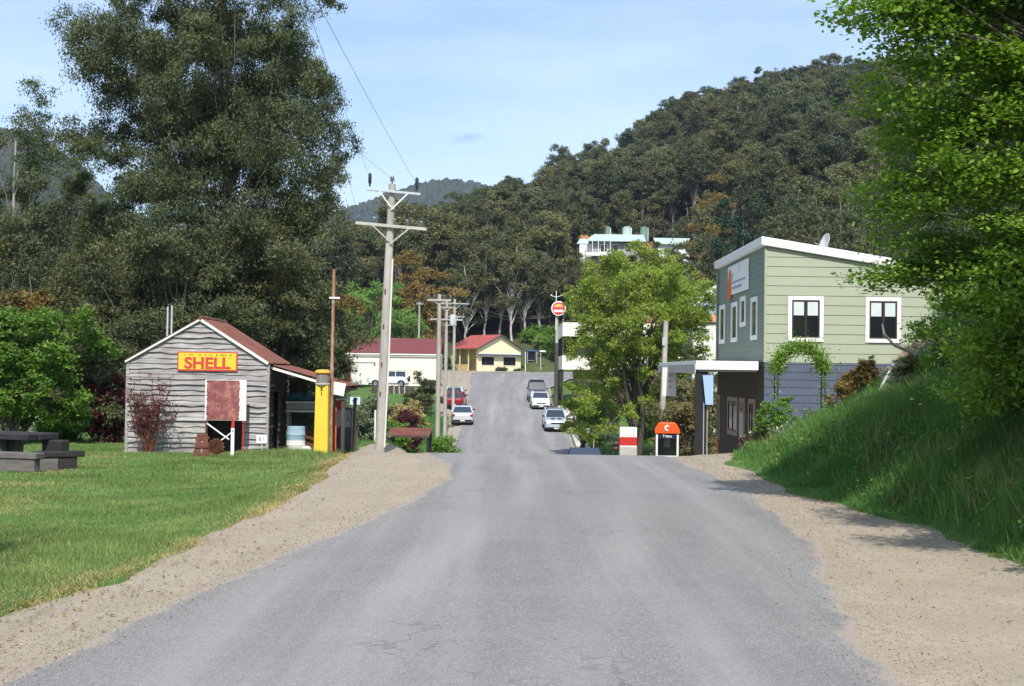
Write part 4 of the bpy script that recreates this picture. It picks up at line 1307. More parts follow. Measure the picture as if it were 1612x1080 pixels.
# ------------------------------------------------------------------ timber shed
def boards(mb, O, U, Nn, z0, z1, h, ub, t=.03, jit=0.0, seed=0, holes=(), seg=1):
    """lapped boards on a wall. O origin, U along, Nn outward; ub(z)->(u0,u1)"""
    rg = random.Random(seed); O = Vector(O); U = Vector(U); Nn = Vector(Nn); Zv = Vector((0, 0, 1))
    z = z0
    while z < z1 - 1e-4:
        ze = min(z + h, z1)
        a0, a1 = ub(z); b0, b1 = ub(ze)
        spans = [(a0, a1, b0, b1)]
        for (h0, h1, hz0, hz1) in holes:
            if hz0 < (z + ze) / 2 < hz1:
                ns = []
                for s in spans:
                    if h1 <= s[0] or h0 >= s[1]: ns.append(s); continue
                    if h0 > s[0]: ns.append((s[0], h0, s[2], h0))
                    if h1 < s[1]: ns.append((h1, s[1], h1, s[3]))
                spans = ns
        tt = t * (1 + jit * rg.uniform(-.5, .8))
        for (p0, p1, q0, q1) in spans:
            n = max(1, int(seg * (p1 - p0)))
            js = [rg.uniform(-1, 1) * jit * .022 for _ in range(n + 1)]
            jn = [rg.uniform(0, 1) * jit * .022 for _ in range(n + 1)]
            jt = rg.uniform(-1, 1) * jit * .012
            vs = []
            for k in range(n + 1):
                f = k / n
                up = p0 + (p1 - p0) * f; uq = q0 + (q1 - q0) * f
                vs += [O + U * up + Zv * (z + js[k] + jt * f) + Nn * 0, O + U * up + Zv * (z + js[k] + jt * f) + Nn * (tt + jn[k]), O + U * uq + Zv * (ze + .012) + Nn * .004, O + U * uq + Zv * (ze + .012) + Nn * 0]
            fs = []
            for k in range(n):
                i = 4 * k
                for q in range(4):
                    fs.append((i + q, i + (q + 1) % 4, i + 4 + (q + 1) % 4, i + 4 + q))
            fs += [(0, 3, 2, 1), (4 * n, 4 * n + 1, 4 * n + 2, 4 * n + 3)]
            mb.add(vs, fs)
        z = ze
    return mb


def corrugated(mb, O, U, D, lu, ld, pitch=.09, amp=.014, t=.004, sag=0.0):
    """sheet with ribs running along D"""
    O = Vector(O); U = Vector(U).normalized(); D = Vector(D).normalized(); Nn = U.cross(D)
    if Nn.z < 0: Nn = -Nn
    n = max(2, int(lu / pitch * 4)); m = 5
    vs = []; fs = []
    for j in range(m + 1):
        for i in range(n + 1):
            u = lu * i / n; v = ld * j / m
            vs.append(O + U * u + D * v + Nn * (amp * math.sin(2 * PI * u / pitch)) + Vector((0, 0, sag * math.sin(7 * u) * math.sin(2 * v + .5))))
    for j in range(m):
        for i in range(n):
            a = j * (n + 1) + i; fs.append((a, a + 1, a + n + 2, a + n + 1))
    return mb.add(vs, fs)


SX0, SX1, SY0, SY1 = -10.86, -6.9, 36.0, 39.0
SB, SE, SA = -1.05, 1.86, 3.06
sxm = (SX0 + SX1) / 2 + .06
shed = empty('timber_shed', (SX0, SY0, SB), 0, 'old grey weatherboard shed with red iron roof and yellow enamel sign', 'shed')
W_, D_ = SX1 - SX0, SY1 - SY0; EH, AH, xm = SE - SB, SA - SB, sxm - SX0


def gub(z):
    if z <= EH: return (0, W_)
    f = (z - EH) / (AH - EH)
    return (xm * f, W_ - (W_ - xm) * f)


wl = MB()
boards(wl, (0, 0, 0), (1, 0, 0), (0, -1, 0), .02, AH - .03, .149, gub, .038, 1.15, 3, [(2.22, 3.26, .1, 1.45)], 4)
wl.build('front_wall', M['slab'], shed)
wl = MB()
boards(wl, (0, D_, 0), (1, 0, 0), (0, 1, 0), .02, AH - .03, .24, gub, .03, .5, 4)
boards(wl, (0, .02, 0), (0, 1, 0), (-1, 0, 0), .02, EH - .02, .17, lambda z: (0, D_ - .03), .03, 1, 5, (), 2)
wl.build('side_wall', M['slab'], shed)
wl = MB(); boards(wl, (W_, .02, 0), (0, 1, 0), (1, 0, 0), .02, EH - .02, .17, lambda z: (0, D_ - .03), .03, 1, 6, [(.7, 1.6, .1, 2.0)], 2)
M['darkwood'] = wood('dark_weathered_shaded_boards', (.06, .05, .045), (.12, .105, .09), (3, 1, 7), 2, .5)
wl.build('side_wall', M['darkwood'], shed)  # wall under the lean-to, its shade put into the dark board colour
mb = MB()
for x in (-.045, W_ - .03): mb.box2((x, -.05, 0), (x + .085, .03, EH + .02))
mb.build('corner_board', M['slab'], shed)
mb = MB()
nl = Vector((xm, 0, AH)) - Vector((0, 0, EH)); nr = Vector((W_, 0, EH)) - Vector((xm, 0, AH))
o1 = Vector((xm, -.12, AH + .035))
corrugated(mb, o1, (0, 1, 0), nr, D_ + .24, nr.length + .10, .10, .016, sag=.006)
mb.build('roof', M['rustroof'], shed)
mb = MB(); corrugated(mb, o1, (0, 1, 0), -nl, D_ + .24, nl.length + .12, .10, .016, sag=.006)
mb.build('roof', M['rustroof'], shed)
mb = MB()
mb.bar((xm + .02, -.1, AH - .02), (W_ + .02, -.1, EH - .03), .03, .08); mb.bar((xm - .02, -.1, AH - .02), (-.06, -.1, EH - .03), .03, .05)
mb.build('barge_board', M['white_worn'], shed)
mb = MB(); mb.lathe([(.05, -.13), (.06, 0), (.05, D_ + .13)], (xm, 0, AH + .04), 8, 'Y'); mb.build('ridge_cap', M['rustroof'], shed)
# floor sill, and a dark sheet added for the shade behind the opening
mb = MB(); mb.box2((.06, .06, .0), (W_ - .06, D_ - .06, .06)); mb.box2((2.0, .9, .06), (3.4, .94, 1.9)); mb.build('floor_and_dark_sheet', M['darkwood'], shed)
# sign (enamel)
sg = empty('enamel_sign', P(326.5, 569, 35.93), 0, 'yellow enamel sign with red capital letters fixed high on the shed gable', 'sign')
sw, sh = 1.70, .545
mb = MB(); mb.box((0, 0, 0), (sw, .02, sh)); M['signred'] = gloss('enamel_red', (.50, .03, .02), .35); M['signyel'] = rusty('enamel_yellow', (.72, .50, .04), (.40, .20, .05), (.55, .33, .06), .08, 5, rough=.5)
mb.build('border', M['signred'], sg)
mb = MB(); mb.box((0, -.012, .005), (sw - .075, .008, sh - .075)); mb.build('panel', M['signyel'], sg)
text_obj('lettering', 'SHELL', .44, M['signred'], sg, (0, -.018, -.065), (PI / 2, 0, 0), .002, sx=1.1, bold=.016)
mb = MB(); rg = random.Random(2)
x = -.74
while x < .74:
    w = rg.uniform(.03, .07)
    if rg.random() < .8: mb.box((x + w / 2, -.0175, .18), (w * .7, .004, rg.uniform(.02, .04)))
    x += w + rg.choice([.012, .012, .09])
mb.build('small_lettering', M['rust'], sg)
# rusty panel on a stand in front of the door
d = 35.35
c = P(355.5, 630, d); gzv = hz(c.x, d)
pn = empty('rusted_sign_board', (c.x, d, gzv), 0, 'rusty red metal panel with white edge on posts before the shed opening', 'panel')
pw = 65 / 2000 * d; ph = 64 / 2000 * d; zc = c.z - gzv
mb = MB(); mb.box((0, 0, zc), (pw, .05, ph)); mb.build('backing', M['white_worn'], pn, .006)
mb = MB()
rgx = np.random.default_rng(4)
n = 26; top = zc + ph / 2 - .015; bot = zc - ph / 2 + .015
l = [(-pw / 2 + .05 + rgx.normal(0, .012), bot + (top - bot) * i / n) for i in range(n + 1)]; r = [(pw / 2 - .19 + rgx.normal(0, .012), bot + (top - bot) * i / n) for i in range(n + 1)]
poly = [(x, -.032, z) for x, z in l] + [(x, -.032, z) for x, z in reversed(r)]
mb.prism(poly, (0, .006, 0)); mb.build('rusty_sheet', M['rustpanel'], pn)
for s in (-1, 1):
    mb = MB(); xx = -pw / 2 + .05 if s < 0 else pw / 2 - .07
    mb.tube([(xx, .0, -.05), (xx, 0, zc - ph / 2)], .026, 8); mb.ball((xx, -.02, zc - ph / 2 - .05), .035, 3, 1, 0)
    mb.build('post', M['rust'] if s < 0 else M['redpaint'], pn, smooth=True)
mb = MB(); zb_ = zc - ph / 2
mb.bar((-pw / 2 + .07, -.04, zb_ - .08), (.12, -.04, zb_ - .52), .035, .02, (0, 1, 0)); mb.bar((-.2, -.03, zb_ - .62), (.22, -.03, zb_ - .3), .03, .02, (0, 1, 0))
mb.build('cross_brace', M['white'], pn)
# white guide post with red top
gp = empty('guide_post', gpt(366, 34.0, 0, 700), 0, 'white road guide post with a red cap in front of the shed', 'guide post')
hgt = 58 / 2000 * 34
mb = MB(); mb.box2((-.045, -.012, -.1), (.045, .012, hgt - .24)); mb.build('post', M['white'], gp, .004)
mb = MB(); mb.prism([(-.045, -.012, hgt - .24), (.045, -.012, hgt - .24), (.045, -.012, hgt - .06), (-.02, -.012, hgt)], (0, .024, 0)); mb.build('cap', M['redpaint'], gp)
mb = MB(); mb.lathe([(.02, -.018), (.02, -.0125)], (0, 0, hgt - .32), 10, 'Y'); mb.build('reflector', M['blue'], gp)
# rusty machine part on the lawn
rs = empty('rusty_machine_part', gpt(318, 33.6, 0, 715), R(8), 'rusted iron machine part with slotted plate standing on the lawn', 'machinery')
mb = MB()
def fr_(x0, w0, x1, w1, h, y0, y1): mb.prism([(x0 - w0, y0, 0), (x0 + w0, y0, 0), (x1 + w1, y0 + .08, h), (x1 - w1, y0 + .08, h)], (0, y1 - y0, 0))
fr_(-.14, .10, -.09, .055, .56, 0, .05); fr_(.10, .10, .06, .055, .56, 0, .05)
mb.box2((-.15, .07, .40), (.13, .12, .58)); mb.box2((-.19, .0, .22), (.17, .05, .3)); mb.box2((-.24, 0, -.04), (.2, .05, .06))
mb.box2((-.2, .3, 0), (-.12, .36, .5)); mb.box2((.08, .3, 0), (.16, .36, .5)); mb.box2((-.2, .1, .44), (.16, .34, .5))
mb.build('frame', M['rust'], rs, .008)
mb = MB()
for k in range(14):
    a = 2 * PI * k / 14; mb.box((.34 + .2 * math.cos(a), .2, .24 + .2 * math.sin(a)), (.05, .05, .05), Matrix.Rotation(-a, 3, 'Y'))
prof = [(.2, -.02), (.2, .02), (.15, .02), (.15, -.02), (.2, -.02)]
mb.lathe(prof, (.34, .2, .24), 20, 'Y')
for a in (0, PI / 3, 2 * PI / 3): mb.bar((.34 - .17 * math.cos(a), .2, .24 - .17 * math.sin(a)), (.34 + .17 * math.cos(a), .2, .24 + .17 * math.sin(a)), .025, .025, (0, 1, 0))
mb.build('toothed_wheel', M['rust'], rs)
mb = MB(); mb.tube([(.28, .1, .1), (.52, -.05, .42)], .012, 6); mb.build('lever', M['rust'], rs)
# number sign near the shed corner
def number_sign(px, py, d, w, h, txt, label, post=True, tint=None):
    p = P(px, py, d); g = hz(p.x, d)
    o = empty('number_sign', (p.x, d, g), 0, label, 'sign'); zc = p.z - g
    m = MB(); m.box((0, 0, zc), (w, .015, h)); m.build('plate', tint or M['white'], o, .004)
    text_obj('numerals', txt, h * .75, M['blue'], o, (0, -.011, zc), (PI / 2, 0, 0), .002)
    m = MB()
    if post: m.tube([(0, .02, -.1), (0, .02, zc + h * .4)], .018, 7); m.build('post', M['steel'], o, smooth=True)
    return o


number_sign(412, 691, 35.6, .30, .22, '61', 'small white number plate on a stake at the shed corner')
M['paleblue'] = paint('pale_blue_paint', (.55, .68, .78), .5, .05, 2)
number_sign(559, 631, 43, .34, .26, '67', 'pale blue number sign beside the lean-to post', True, M['paleblue'])

# --- lean-to beside the shed with its clutter
lt = empty('lean_to', (SX1, 36.3, -.95), 0, 'low rusty iron lean-to roof reaching out from the shed to a dark post', 'lean-to')
mb = MB(); dz = -.95
corrugated(mb, (.02, .05, 1.80 - dz), (0, 1, 0), (2.15, 0, -.58), 2.9, 2.23, .1, .014, sag=.008); mb.build('roof', M['rustroof'], lt)
mb = MB(); mb.bar((.03, .02, 1.71 - dz), (1.35, .02, 1.34 - dz), .03, .07); mb.build('fascia', M['white_worn'], lt)
mb = MB(); mb.bar((1.35, .02, 1.34 - dz), (2.15, .02, 1.13 - dz), .03, .09); mb.bar((.03, 2.85, 1.7 - dz), (2.15, 2.85, 1.13 - dz), .05, .09); mb.bar((2.1, 0, 1.1 - dz), (2.1, 2.9, 1.1 - dz), .07, .07); mb.build('rafter', M['darkwood'], lt)
for (x, y) in ((2.1, .08), (2.1, 2.8), (.95, 2.85)):
    mb = MB(); mb.box2((x - .05, y - .05, -.6), (x + .05, y + .05, 1.3 - dz - .22 * x)); mb.build('post', M['darkwood'], lt)
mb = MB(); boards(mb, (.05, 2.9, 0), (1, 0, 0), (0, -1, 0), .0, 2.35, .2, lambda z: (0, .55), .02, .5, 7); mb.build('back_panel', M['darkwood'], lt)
wb = empty('workbench', gpt(477, 38.6, 0, 660), 0, 'grey workbench with a white top under the lean-to', 'workbench')
zt = Z(477, 632, 38.6) - wb.location.z
mb = MB(); mb.box2((-.5, -.25, zt - .05), (.55, .3, zt)); mb.build('top', M['white_worn'], wb, .006)
mb = MB(); mb.box2((-.48, -.22, zt - .24), (.53, .28, zt - .06)); mb.build('drawer_box', M['grey'], wb); 
mb = MB(); mb.box2((-.5, -.24, zt - .32), (.55, -.2, zt - .26)); mb.build('rail', M['white_worn'], wb)
for x in (-.42, .47):
    for y in (-.18, .24):
        mb = MB(); mb.box2((x - .03, y - .03, 0), (x + .03, y + .03, zt - .24)); mb.build('leg', M['grey'], wb)
dr = empty('steel_drum', gpt(466, 37.4, 0, 690), 0, 'dented drum, white below and pale blue above, under the lean-to', 'drum')
mb = MB(); mb.lathe([(.27, 0), (.28, .02), (.275, .2), (.285, .22), (.275, .24), (.275, .36)], (0, 0, 0), 20); mb.build('lower_shell', M['white_worn'], dr, smooth=True)
mb = MB(); mb.lathe([(.274, .36), (.27, .5), (.28, .52), (.27, .54), (.262, .74), (.24, .76)], (0, 0, 0), 20); mb.build('upper_shell', paint('faded_blue', (.30, .42, .52), .6, .25, 4, dirt=(.5, .5, .5)), dr, smooth=True)
tb = MB(); tb.lathe([(.3, 0), (.34, .05), (.34, .14), (.3, .18), (.2, .17), (.19, .09), (.2, .02)], (0, 0, 0), 18, 'Y')
o = tb.build('old_cartwheel', M['rust'], smooth=True); o.location = gpt(490, 37.9, .33, 690); tag(o, 'rusty brown wheel leaning behind the yellow fuel pump', 'wheel')
mb = MB(); mb.ball((0, 0, .1), .13, 4, 2, .5, (1.2, .8, .8)); o = mb.build('white_bag', M['white_worn']); o.location = gpt(482, 37.2, 0, 700); tag(o, 'small crumpled white bag on the ground by the drum', 'bag')
mb = MB()
for i in range(5): mb.ball((-.25 + .13 * i, .05 * (i % 2), .1 + .05 * (i % 3)), .14, i, 2, .4, (1.3, 1, .8))
o = mb.build('blue_tarpaulin', paint('blue_tarp', (.04, .16, .24), .6, .3, 6)); p = P(470, 622, 38.6); o.location = (p.x, p.y, wb.location.z + zt); tag(o, 'crumpled blue tarpaulin lying on the workbench', 'tarpaulin')
# yellow petrol pump
px0, d = 506.5, 35.8
pb = gpt(506.5, d, 0, 690); z_t = Z(507, 583, d) - pb.z
pu = empty('fuel_pump', pb, R(-3), 'old tall yellow fuel pump with grey cylinder and orange cap', 'fuel pump')
mb = MB()
zb0, zb1 = -.05, z_t - .42
mb.v = []; pts = [(-.2, -.15), (.2, -.15), (.2, .15), (-.2, .15)]
mb.add([(x * 1.0, y, zb0) for x, y in pts] + [(x * .88, y * .9, zb1) for x, y in pts], [(0, 1, 2, 3), (4, 7, 6, 5), (0, 4, 5, 1), (1, 5, 6, 2), (2, 6, 7, 3), (3, 7, 4, 0)])
mb.build('cabinet', M['yellow'], pu, .02)
mb = MB(); mb.lathe([(.2, zb1), (.215, zb1 + .02), (.215, zb1 + .05), (.19, zb1 + .06)], (0, 0, 0), 20); mb.build('collar', M['conc'], pu, smooth=True)
mb = MB(); mb.lathe([(.18, zb1 + .055), (.185, zb1 + .2), (.18, zb1 + .33)], (0, 0, 0), 20)
mb.build('cylinder', wood('pump_mesh', (.20, .17, .16), (.34, .30, .28), (9, 9, 1), 2, .4), pu, smooth=True)
mb = MB(); mb.lathe([(.2, zb1 + .33), (.225, zb1 + .35), (.22, zb1 + .40), (.15, zb1 + .435), (.03, zb1 + .445)], (0, 0, 0), 20); mb.build('cap', paint('orange_yellow', (.72, .40, .06), .5, .15, 4), pu, smooth=True)
text_obj('numerals', 'S\n1', .13, M['black'], pu, (.0, -.151, zb1 - .17), (PI / 2 - .02, 0, 0), .002, bold=.004)
# rusty pole with a cross bar
rp = empty('rusty_pole', gpt(520.5, 36.1, 0, 700), 0, 'tall thin rusty pole with a small crossbar beside the fuel pump', 'pole')
zt = Z(523, 424, 36.1) - rp.location.z
mb = MB(); mb.tube([(0, 0, -.1), (.0, 0, zt * .5), (.01, 0, zt)], [.055, .05, .04], 10); mb.build('shaft', M['rustpole'], rp, smooth=True)
zc = Z(523, 469, 36.1) - rp.location.z
mb = MB(); mb.bar((-.1, -.05, zc), (.2, -.05, zc), .05, .05); mb.build('crossbar', M['white_worn'], rp)
mb = MB(); mb.bar((0, 0, 0), (0, 0, 1.35), .05, .05); o = mb.build('orange_stake', M['orange']); o.location = gpt(528, 37.0, 0, 690); tag(o, 'orange painted stake behind the rusty pole', 'stake')
mb = MB(); mb.box((0, 0, 0), (.36, .02, .36)); o = mb.build('blank_board', M['white']); o.location = P(533, 612, 36.2); o.rotation_euler = (0, R(10), 0); tag(o, 'blank white square board hanging tilted from the lean-to edge', 'board')
bx_ = empty('red_toolbox', P(537, 636, 39.4), 0, 'red metal box on a black cabinet under the lean-to end', 'box')
mb = MB(); mb.box((0, 0, 0), (.3, .25, .24)); mb.build('body', M['redpaint'], bx_, .01); mb = MB(); mb.box((0, 0, .135), (.31, .26, .03)); mb.build('lid', M['white_worn'], bx_, .005)
mb = MB(); mb.tube([(-.08, 0, .15), (-.08, 0, .2), (.08, 0, .2), (.08, 0, .15)], .01, 6); mb.build('handle', M['black'], bx_)
cb = empty('grey_cabinet', gpt(540, 39.5, 0, 690), 0, 'dark grey cabinet standing below the red box', 'cabinet')
h = bx_.location.z - .12 - cb.location.z
mb = MB(); mb.box2((-.28, -.2, -.1), (.28, .2, h)); mb.build('body', paint('dark_grey', (.09, .09, .095), .6, .2, 3), cb, .01)
mb = MB(); mb.box2((-.25, -.215, h * .55), (.25, -.2, h - .06)); mb.build('door', M['grey'], cb, .006); mb = MB(); mb.box2((.16, -.24, h * .7), (.19, -.215, h * .8)); mb.build('handle', M['black'], cb)
af = empty('iron_trestle', gpt(537, 38.4, 0, 700), R(10), 'black iron A-frame trestle at the end of the lean-to', 'trestle')
mb = MB()
for s in (-1, 1):
    mb.tube([(-.2, .12 * s, 0), (0, .04 * s, .72)], .025, 6); mb.tube([(.26, .12 * s, -.1), (0, .04 * s, .72)], .025, 6)
    mb.bar((-.13, .1 * s, .28), (.13, .1 * s, .28), .02, .02)
mb.tube([(0, -.1, .74), (0, .1, .74)], .035, 7); mb.build('frame', M['black'], af)
mb = MB(); mb.tube([(0, 0, .74), (.0, 0, .9), (.1, 0, .95)], .02, 6); mb.build('handle', M['black'], af)
# two pale pipes behind the shed
for i, (px, top) in enumerate(((263.5, 483), (270, 481))):
    x = X(px, 40.5, 520); z = hz(x, 40.5); mb = MB(); mb.tube([(0, 0, -.1), (0, 0, Z(px, top, 40.5) - z)], .03, 8)
    o = mb.build('vent_pipe', M['steel'], smooth=True); o.location = (x, 40.5, z); tag(o, ['straight pale pipe behind the shed roof, shorter of the two', 'straight pale pipe behind the shed roof, taller of the two'][i], 'pipe')

# --- sleeper picnic table and benches
TD = 26.4
tl = Vector((X(22, TD, 710), TD + .2, 0)); tl.z = hz(tl.x, tl.y)
pt = empty('picnic_table', tl, R(-24), 'heavy dark timber picnic table built from old sleepers', 'table')
for i, y in enumerate((-.3, 0, .3)):
    mb = MB(); mb.box((-.45, y, .66), (2.3 + .08 * (i % 2), .27, .13)); mb.build('tabletop_sleeper', M['sleeper'], pt, .018)
for x, m_ in ((-.45, 'sleeper_pale'), (.8, 'sleeper')):  # dark rear leg paints the shaded void under the tabletop
    mb = MB(); mb.box2((x - .26, -.36, -.05), (x + .26, -.12, .59))
    if x < 0: mb.build('leg', M[m_], pt, .015)
    mb = MB(); mb.box2((x - .26, .12, -.05), (x + .26, .36, .59)); mb.build('leg', M[m_], pt, .015)
def bench(loc, rz, L, lab, pale):
    b = empty('sleeper_bench', loc, R(rz), lab, 'bench')
    mb = MB(); mb.box((0, 0, .30), (L, .3, .12)); mb.build('seat', M['sleeper_pale'] if pale else M['sleeper'], b, .018)
    if pale:
        mb = MB(); mb.box((0, -.02, .11), (L - .1, .2, .26)); mb.build('base', M['sleeper_pale'], b, .015)
    else:
        for x in (-L / 2 + .3, L / 2 - .35):
            mb = MB(); mb.box((x, 0, .09), (.4, .24, .30)); mb.build('leg', M['sleeper_pale'] if x < 0 else M['sleeper'], b, .015)  # second leg coloured dark to paint the shaded bench end
    return b
b1 = gpt(14, 25.7, 0, 730); bench(b1 + Vector((-.25, 0, 0)), -14, 2.0, 'pale weathered sleeper bench in front of the picnic table', True)
b2 = gpt(92, 26.3, 0, 730); bench(b2, 32, 1.0, 'short dark sleeper bench at the end of the picnic table', False)

# ------------------------------------------------------------------ green two-storey building
GX, GY0, GY1, GXR = 8.55, 43.0, 52.8, 17.6
GF = 2.14
M['gside'] = paint('sage_green_boards', (.345, .365, .265), .65, .06, .9, dirt=(.29, .305, .23))
M['gfront'] = paint('shade_darkened_green_boards', (.20, .235, .19), .65, .05, 1.2)  # darker green puts the street front's shade into the colour
M['slate'] = paint('slate_blue_boards', (.085, .10, .145), .65, .1, 1.2, dirt=(.075, .08, .10))
M['brown'] = paint('dark_brown_render', (.085, .07, .058), .8, .15, 2)
M['timberframe'] = paint('tan_timber', (.40, .32, .23), .6, .12, 4)
gb = empty('green_building', (GX, GY0, -1.1), 0, 'two storey sage green weatherboard building with white skillion roof', 'building')
o_ = -1.1
def roofz(x): return 6.08 - .155 * (x - GX)      # underside
mb = MB()
boards(mb, (0, 0, 0), (1, 0, 0), (0, -1, 0), GF - o_, 6.1 - o_, .325, lambda z: (0.0, min(GXR - GX, max(.02, (6.06 - (z + o_)) / .155))), .022)
mb.build('upper_side_wall', M['gside'], gb)
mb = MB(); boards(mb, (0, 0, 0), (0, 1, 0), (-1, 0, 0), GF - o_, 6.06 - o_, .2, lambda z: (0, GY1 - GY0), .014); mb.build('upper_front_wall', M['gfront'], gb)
mb = MB(); boards(mb, (0, 0, 0), (1, 0, 0), (0, -1, 0), -.2, GF - o_ - .01, .26, lambda z: (0.0, GXR - GX), .02); mb.build('lower_side_wall', M['slate'], gb)
mb = MB(); mb.box2((.0, .0, -1.6), (.2, GY1 - GY0, GF - o_ - .005)); mb.build('lower_front_wall', M['brown'], gb)
mb = MB(); mb.box2((.02, GY1 - GY0 - .02, -1.6), (GXR - GX, GY1 - GY0, 4.6 - o_)); mb.box2((GXR - GX - .02, .02, 0), (GXR - GX, GY1 - GY0 - .03, 4.6 - o_)); mb.build('rear_wall', M['gfront'], gb)
mb = MB(); mb.box2((-.03, -.035, GF - o_), (.05, -.0, 6.04 - o_)); mb.box2((-.03, -.034, GF - o_ + .001), (-.0, .06, 6.04 - o_)); mb.build('corner_trim', M['gside'], gb)
# skillion roof slab with white fascia
mb = MB()
xl, xr = -.16, GXR - GX + .2; za, zb_ = roofz(GX + xl) - o_, roofz(GX + xr) - o_
mb.prism([(xl, -.15, za), (xr, -.15, zb_), (xr, -.15, zb_ + .29), (xl, -.15, za + .29)], (0, GY1 - GY0 + .3, 0)); mb.build('roof', M['white'], gb, .02)
mb = MB(); mb.tube([(xr - .1, -.12, zb_ - .02), (-.08, -.12, zb_ - .02)][:1] + [(xr - .1, -.12, 1.0)], .04, 8); mb.build('downpipe', M['white'], gb)
mb = MB(); mb.tube([(-.075, GY1 - GY0 - .25, 6.0 - o_), (-.075, GY1 - GY0 - .25, GF - o_)], .045, 8); mb.build('downpipe', M['gfront'], gb)
# satellite dish
dh = empty('satellite_dish', (11.15, 45.0, roofz(11.15) + .29), R(-78), 'grey satellite dish standing on the white roof', 'satellite dish')
mb = MB(); mb.tube([(0, 0, 0), (0, 0, .38), (0, -.06, .45)], .025, 7); mb.build('mast', M['steel'], dh)
mb = MB(); mb.lathe([(.02, .08), (.15, .06), (.26, .025), (.33, -.03), (.335, -.02), (.26, .04), (.15, .075), (.02, .09)], (0, 0, 0), 20, 'Y'); ds = mb.build('reflector', M['steel'], dh, smooth=True); ds.location = (0, -.1, .48); ds.rotation_euler = (R(-18), 0, 0)
mb = MB(); mb.bar((0, -.1, .3), (0, -.5, .45), .02, .02); mb.build('feed_arm', M['grey'], dh)


def window(parent, O, U, Nn, w, h, fw=.14, frame='white', inner=True, blind=0.0, mull=1, proud=.035):
    """O = lower-left outer corner in parent's coordinates"""
    O = Vector(O); U = Vector(U); Nn = Vector(Nn); Zv = Vector((0, 0, 1))
    rot = Matrix((U, -Nn, Zv)).transposed()
    def bx(mb, u0, u1, z0, z1, n0, n1): mb.box(O + U * (u0 + u1) / 2 + Zv * (z0 + z1) / 2 + Nn * (n0 + n1) / 2, (u1 - u0, n1 - n0, z1 - z0), rot)
    mb = MB(); bx(mb, 0, fw, 0, h, 0, proud); bx(mb, w - fw, w, 0, h, 0, proud); bx(mb, fw, w - fw, h - fw, h, 0, proud); bx(mb, fw, w - fw, 0, fw, 0, proud + .012)
    wn = mb.build('window', M[frame], parent, .004)
    mb = MB(); bx(mb, fw, w - fw, fw, h - fw, .0, .006); mb.build('pane', M['glass'], wn)
    if inner:
        mb = MB(); t = .045
        bx(mb, fw, fw + t, fw, h - fw, .007, .026); bx(mb, w - fw - t, w - fw, fw, h - fw, .007, .026); bx(mb, fw + t, w - fw - t, fw, fw + t, .007, .026); bx(mb, fw + t, w - fw - t, h - fw - t, h - fw, .007, .026)
        for k in range(mull):
            u = fw + (w - 2 * fw) * (k + 1) / (mull + 1); bx(mb, u - t / 2, u + t / 2, fw + t, h - fw - t, .007, .028)
        mb.build('sash', M['sash'], wn)
    if blind:
        mb = MB(); t = .06; n = mull + 1
        for k in range(n):
            u0 = fw + (w - 2 * fw) * k / n + t; u1 = fw + (w - 2 * fw) * (k + 1) / n - t
            bx(mb, u0, u1, h - fw - t - blind, h - fw - t, .0065, .009)
        mb.build('blind', M['blind'], wn)
    return wn


M['sash'] = paint('dark_brown_sash', (.06, .035, .03), .5, .1, 3)
M['blind'] = paint('pale_blind', (.55, .60, .58), .7, .1, 3)
for (x0, x1) in ((9.33, 10.53), (11.95, 13.15)):
    window(gb, (x0 - GX, -.022, 2.85 - o_), (1, 0, 0), (0, -1, 0), x1 - x0, 1.54, .13, blind=.46)
for (y0, y1, z0, z1) in ((44.15, 45.35, 2.93, 4.45), (46.4, 47.5, 3.48, 4.6), (48.1, 49.4, 2.95, 4.48), (50.9, 52.2, 2.95, 4.52)):
    window(gb, (-.016, y1 - GY0, z0 - o_), (0, -1, 0), (-1, 0, 0), y1 - y0, z1 - z0, .17, inner=False)
for (y0, y1, z0, z1) in ((52.0, 52.6, -1.0, .85), (47.9, 50.1, -.62, .84), (44.5, 45.7, -.4, .85)):
    window(gb, (-.003, y1 - GY0, z0 - o_), (0, -1, 0), (-1, 0, 0), y1 - y0, z1 - z0, .16, frame='timberframe', mull=1)
mb = MB(); mb.box2((-.05, 3.4, -.75), (-.003, 4.45, 1.95)); dd = mb.build('door', M['timberframe'], gb, .006)
mb = MB(); mb.box2((-.058, 3.55, .3), (-.051, 4.3, 1.8)); mb.build('pane', M['glass'], dd); mb = MB(); mb.box2((-.1, 3.5, .2), (-.05, 3.55, .3)); mb.build('handle', M['steel'], dd)
mb = MB(); mb.box2((-.02, 9.25, -.8), (-.004, 9.75, .05)); mb.build('orange_panel', M['orange'], gb)
# fascia sign on the front
sg = empty('shop_sign', (GX - .05, 47.9, 5.36), R(-90), 'white signboard with an orange emblem high on the street front', 'sign')
mb = MB(); mb.box((0, 0, 0), (4.3, .04, 1.12)); mb.build('board', M['white'], sg, .006)
mb = MB(); rg = np.random.default_rng(6)
em = [(-.38, -.75), (.30, -.72), (.42, -.3), (.40, .1), (.34, .38), (.2, .2), (.08, .5), (-.02, .3), (-.14, .44), (-.26, .1), (-.42, -.2)]
mb.prism([(-1.72 + x, -.024, z) for x, z in em], (0, -.006, 0)); mb.build('emblem', M['orange'], sg)
mb = MB(); M['signgrey'] = paint('sign_grey', (.28, .31, .40), .5, .05)
mb.tube([(-1.1, -.024, .25), (-1.0, -.024, -.02), (-.95, -.024, .25)], .02, 4); mb.bar((.3, -.024, .52), (.3, -.024, .18), .06, .01, (0, 1, 0))
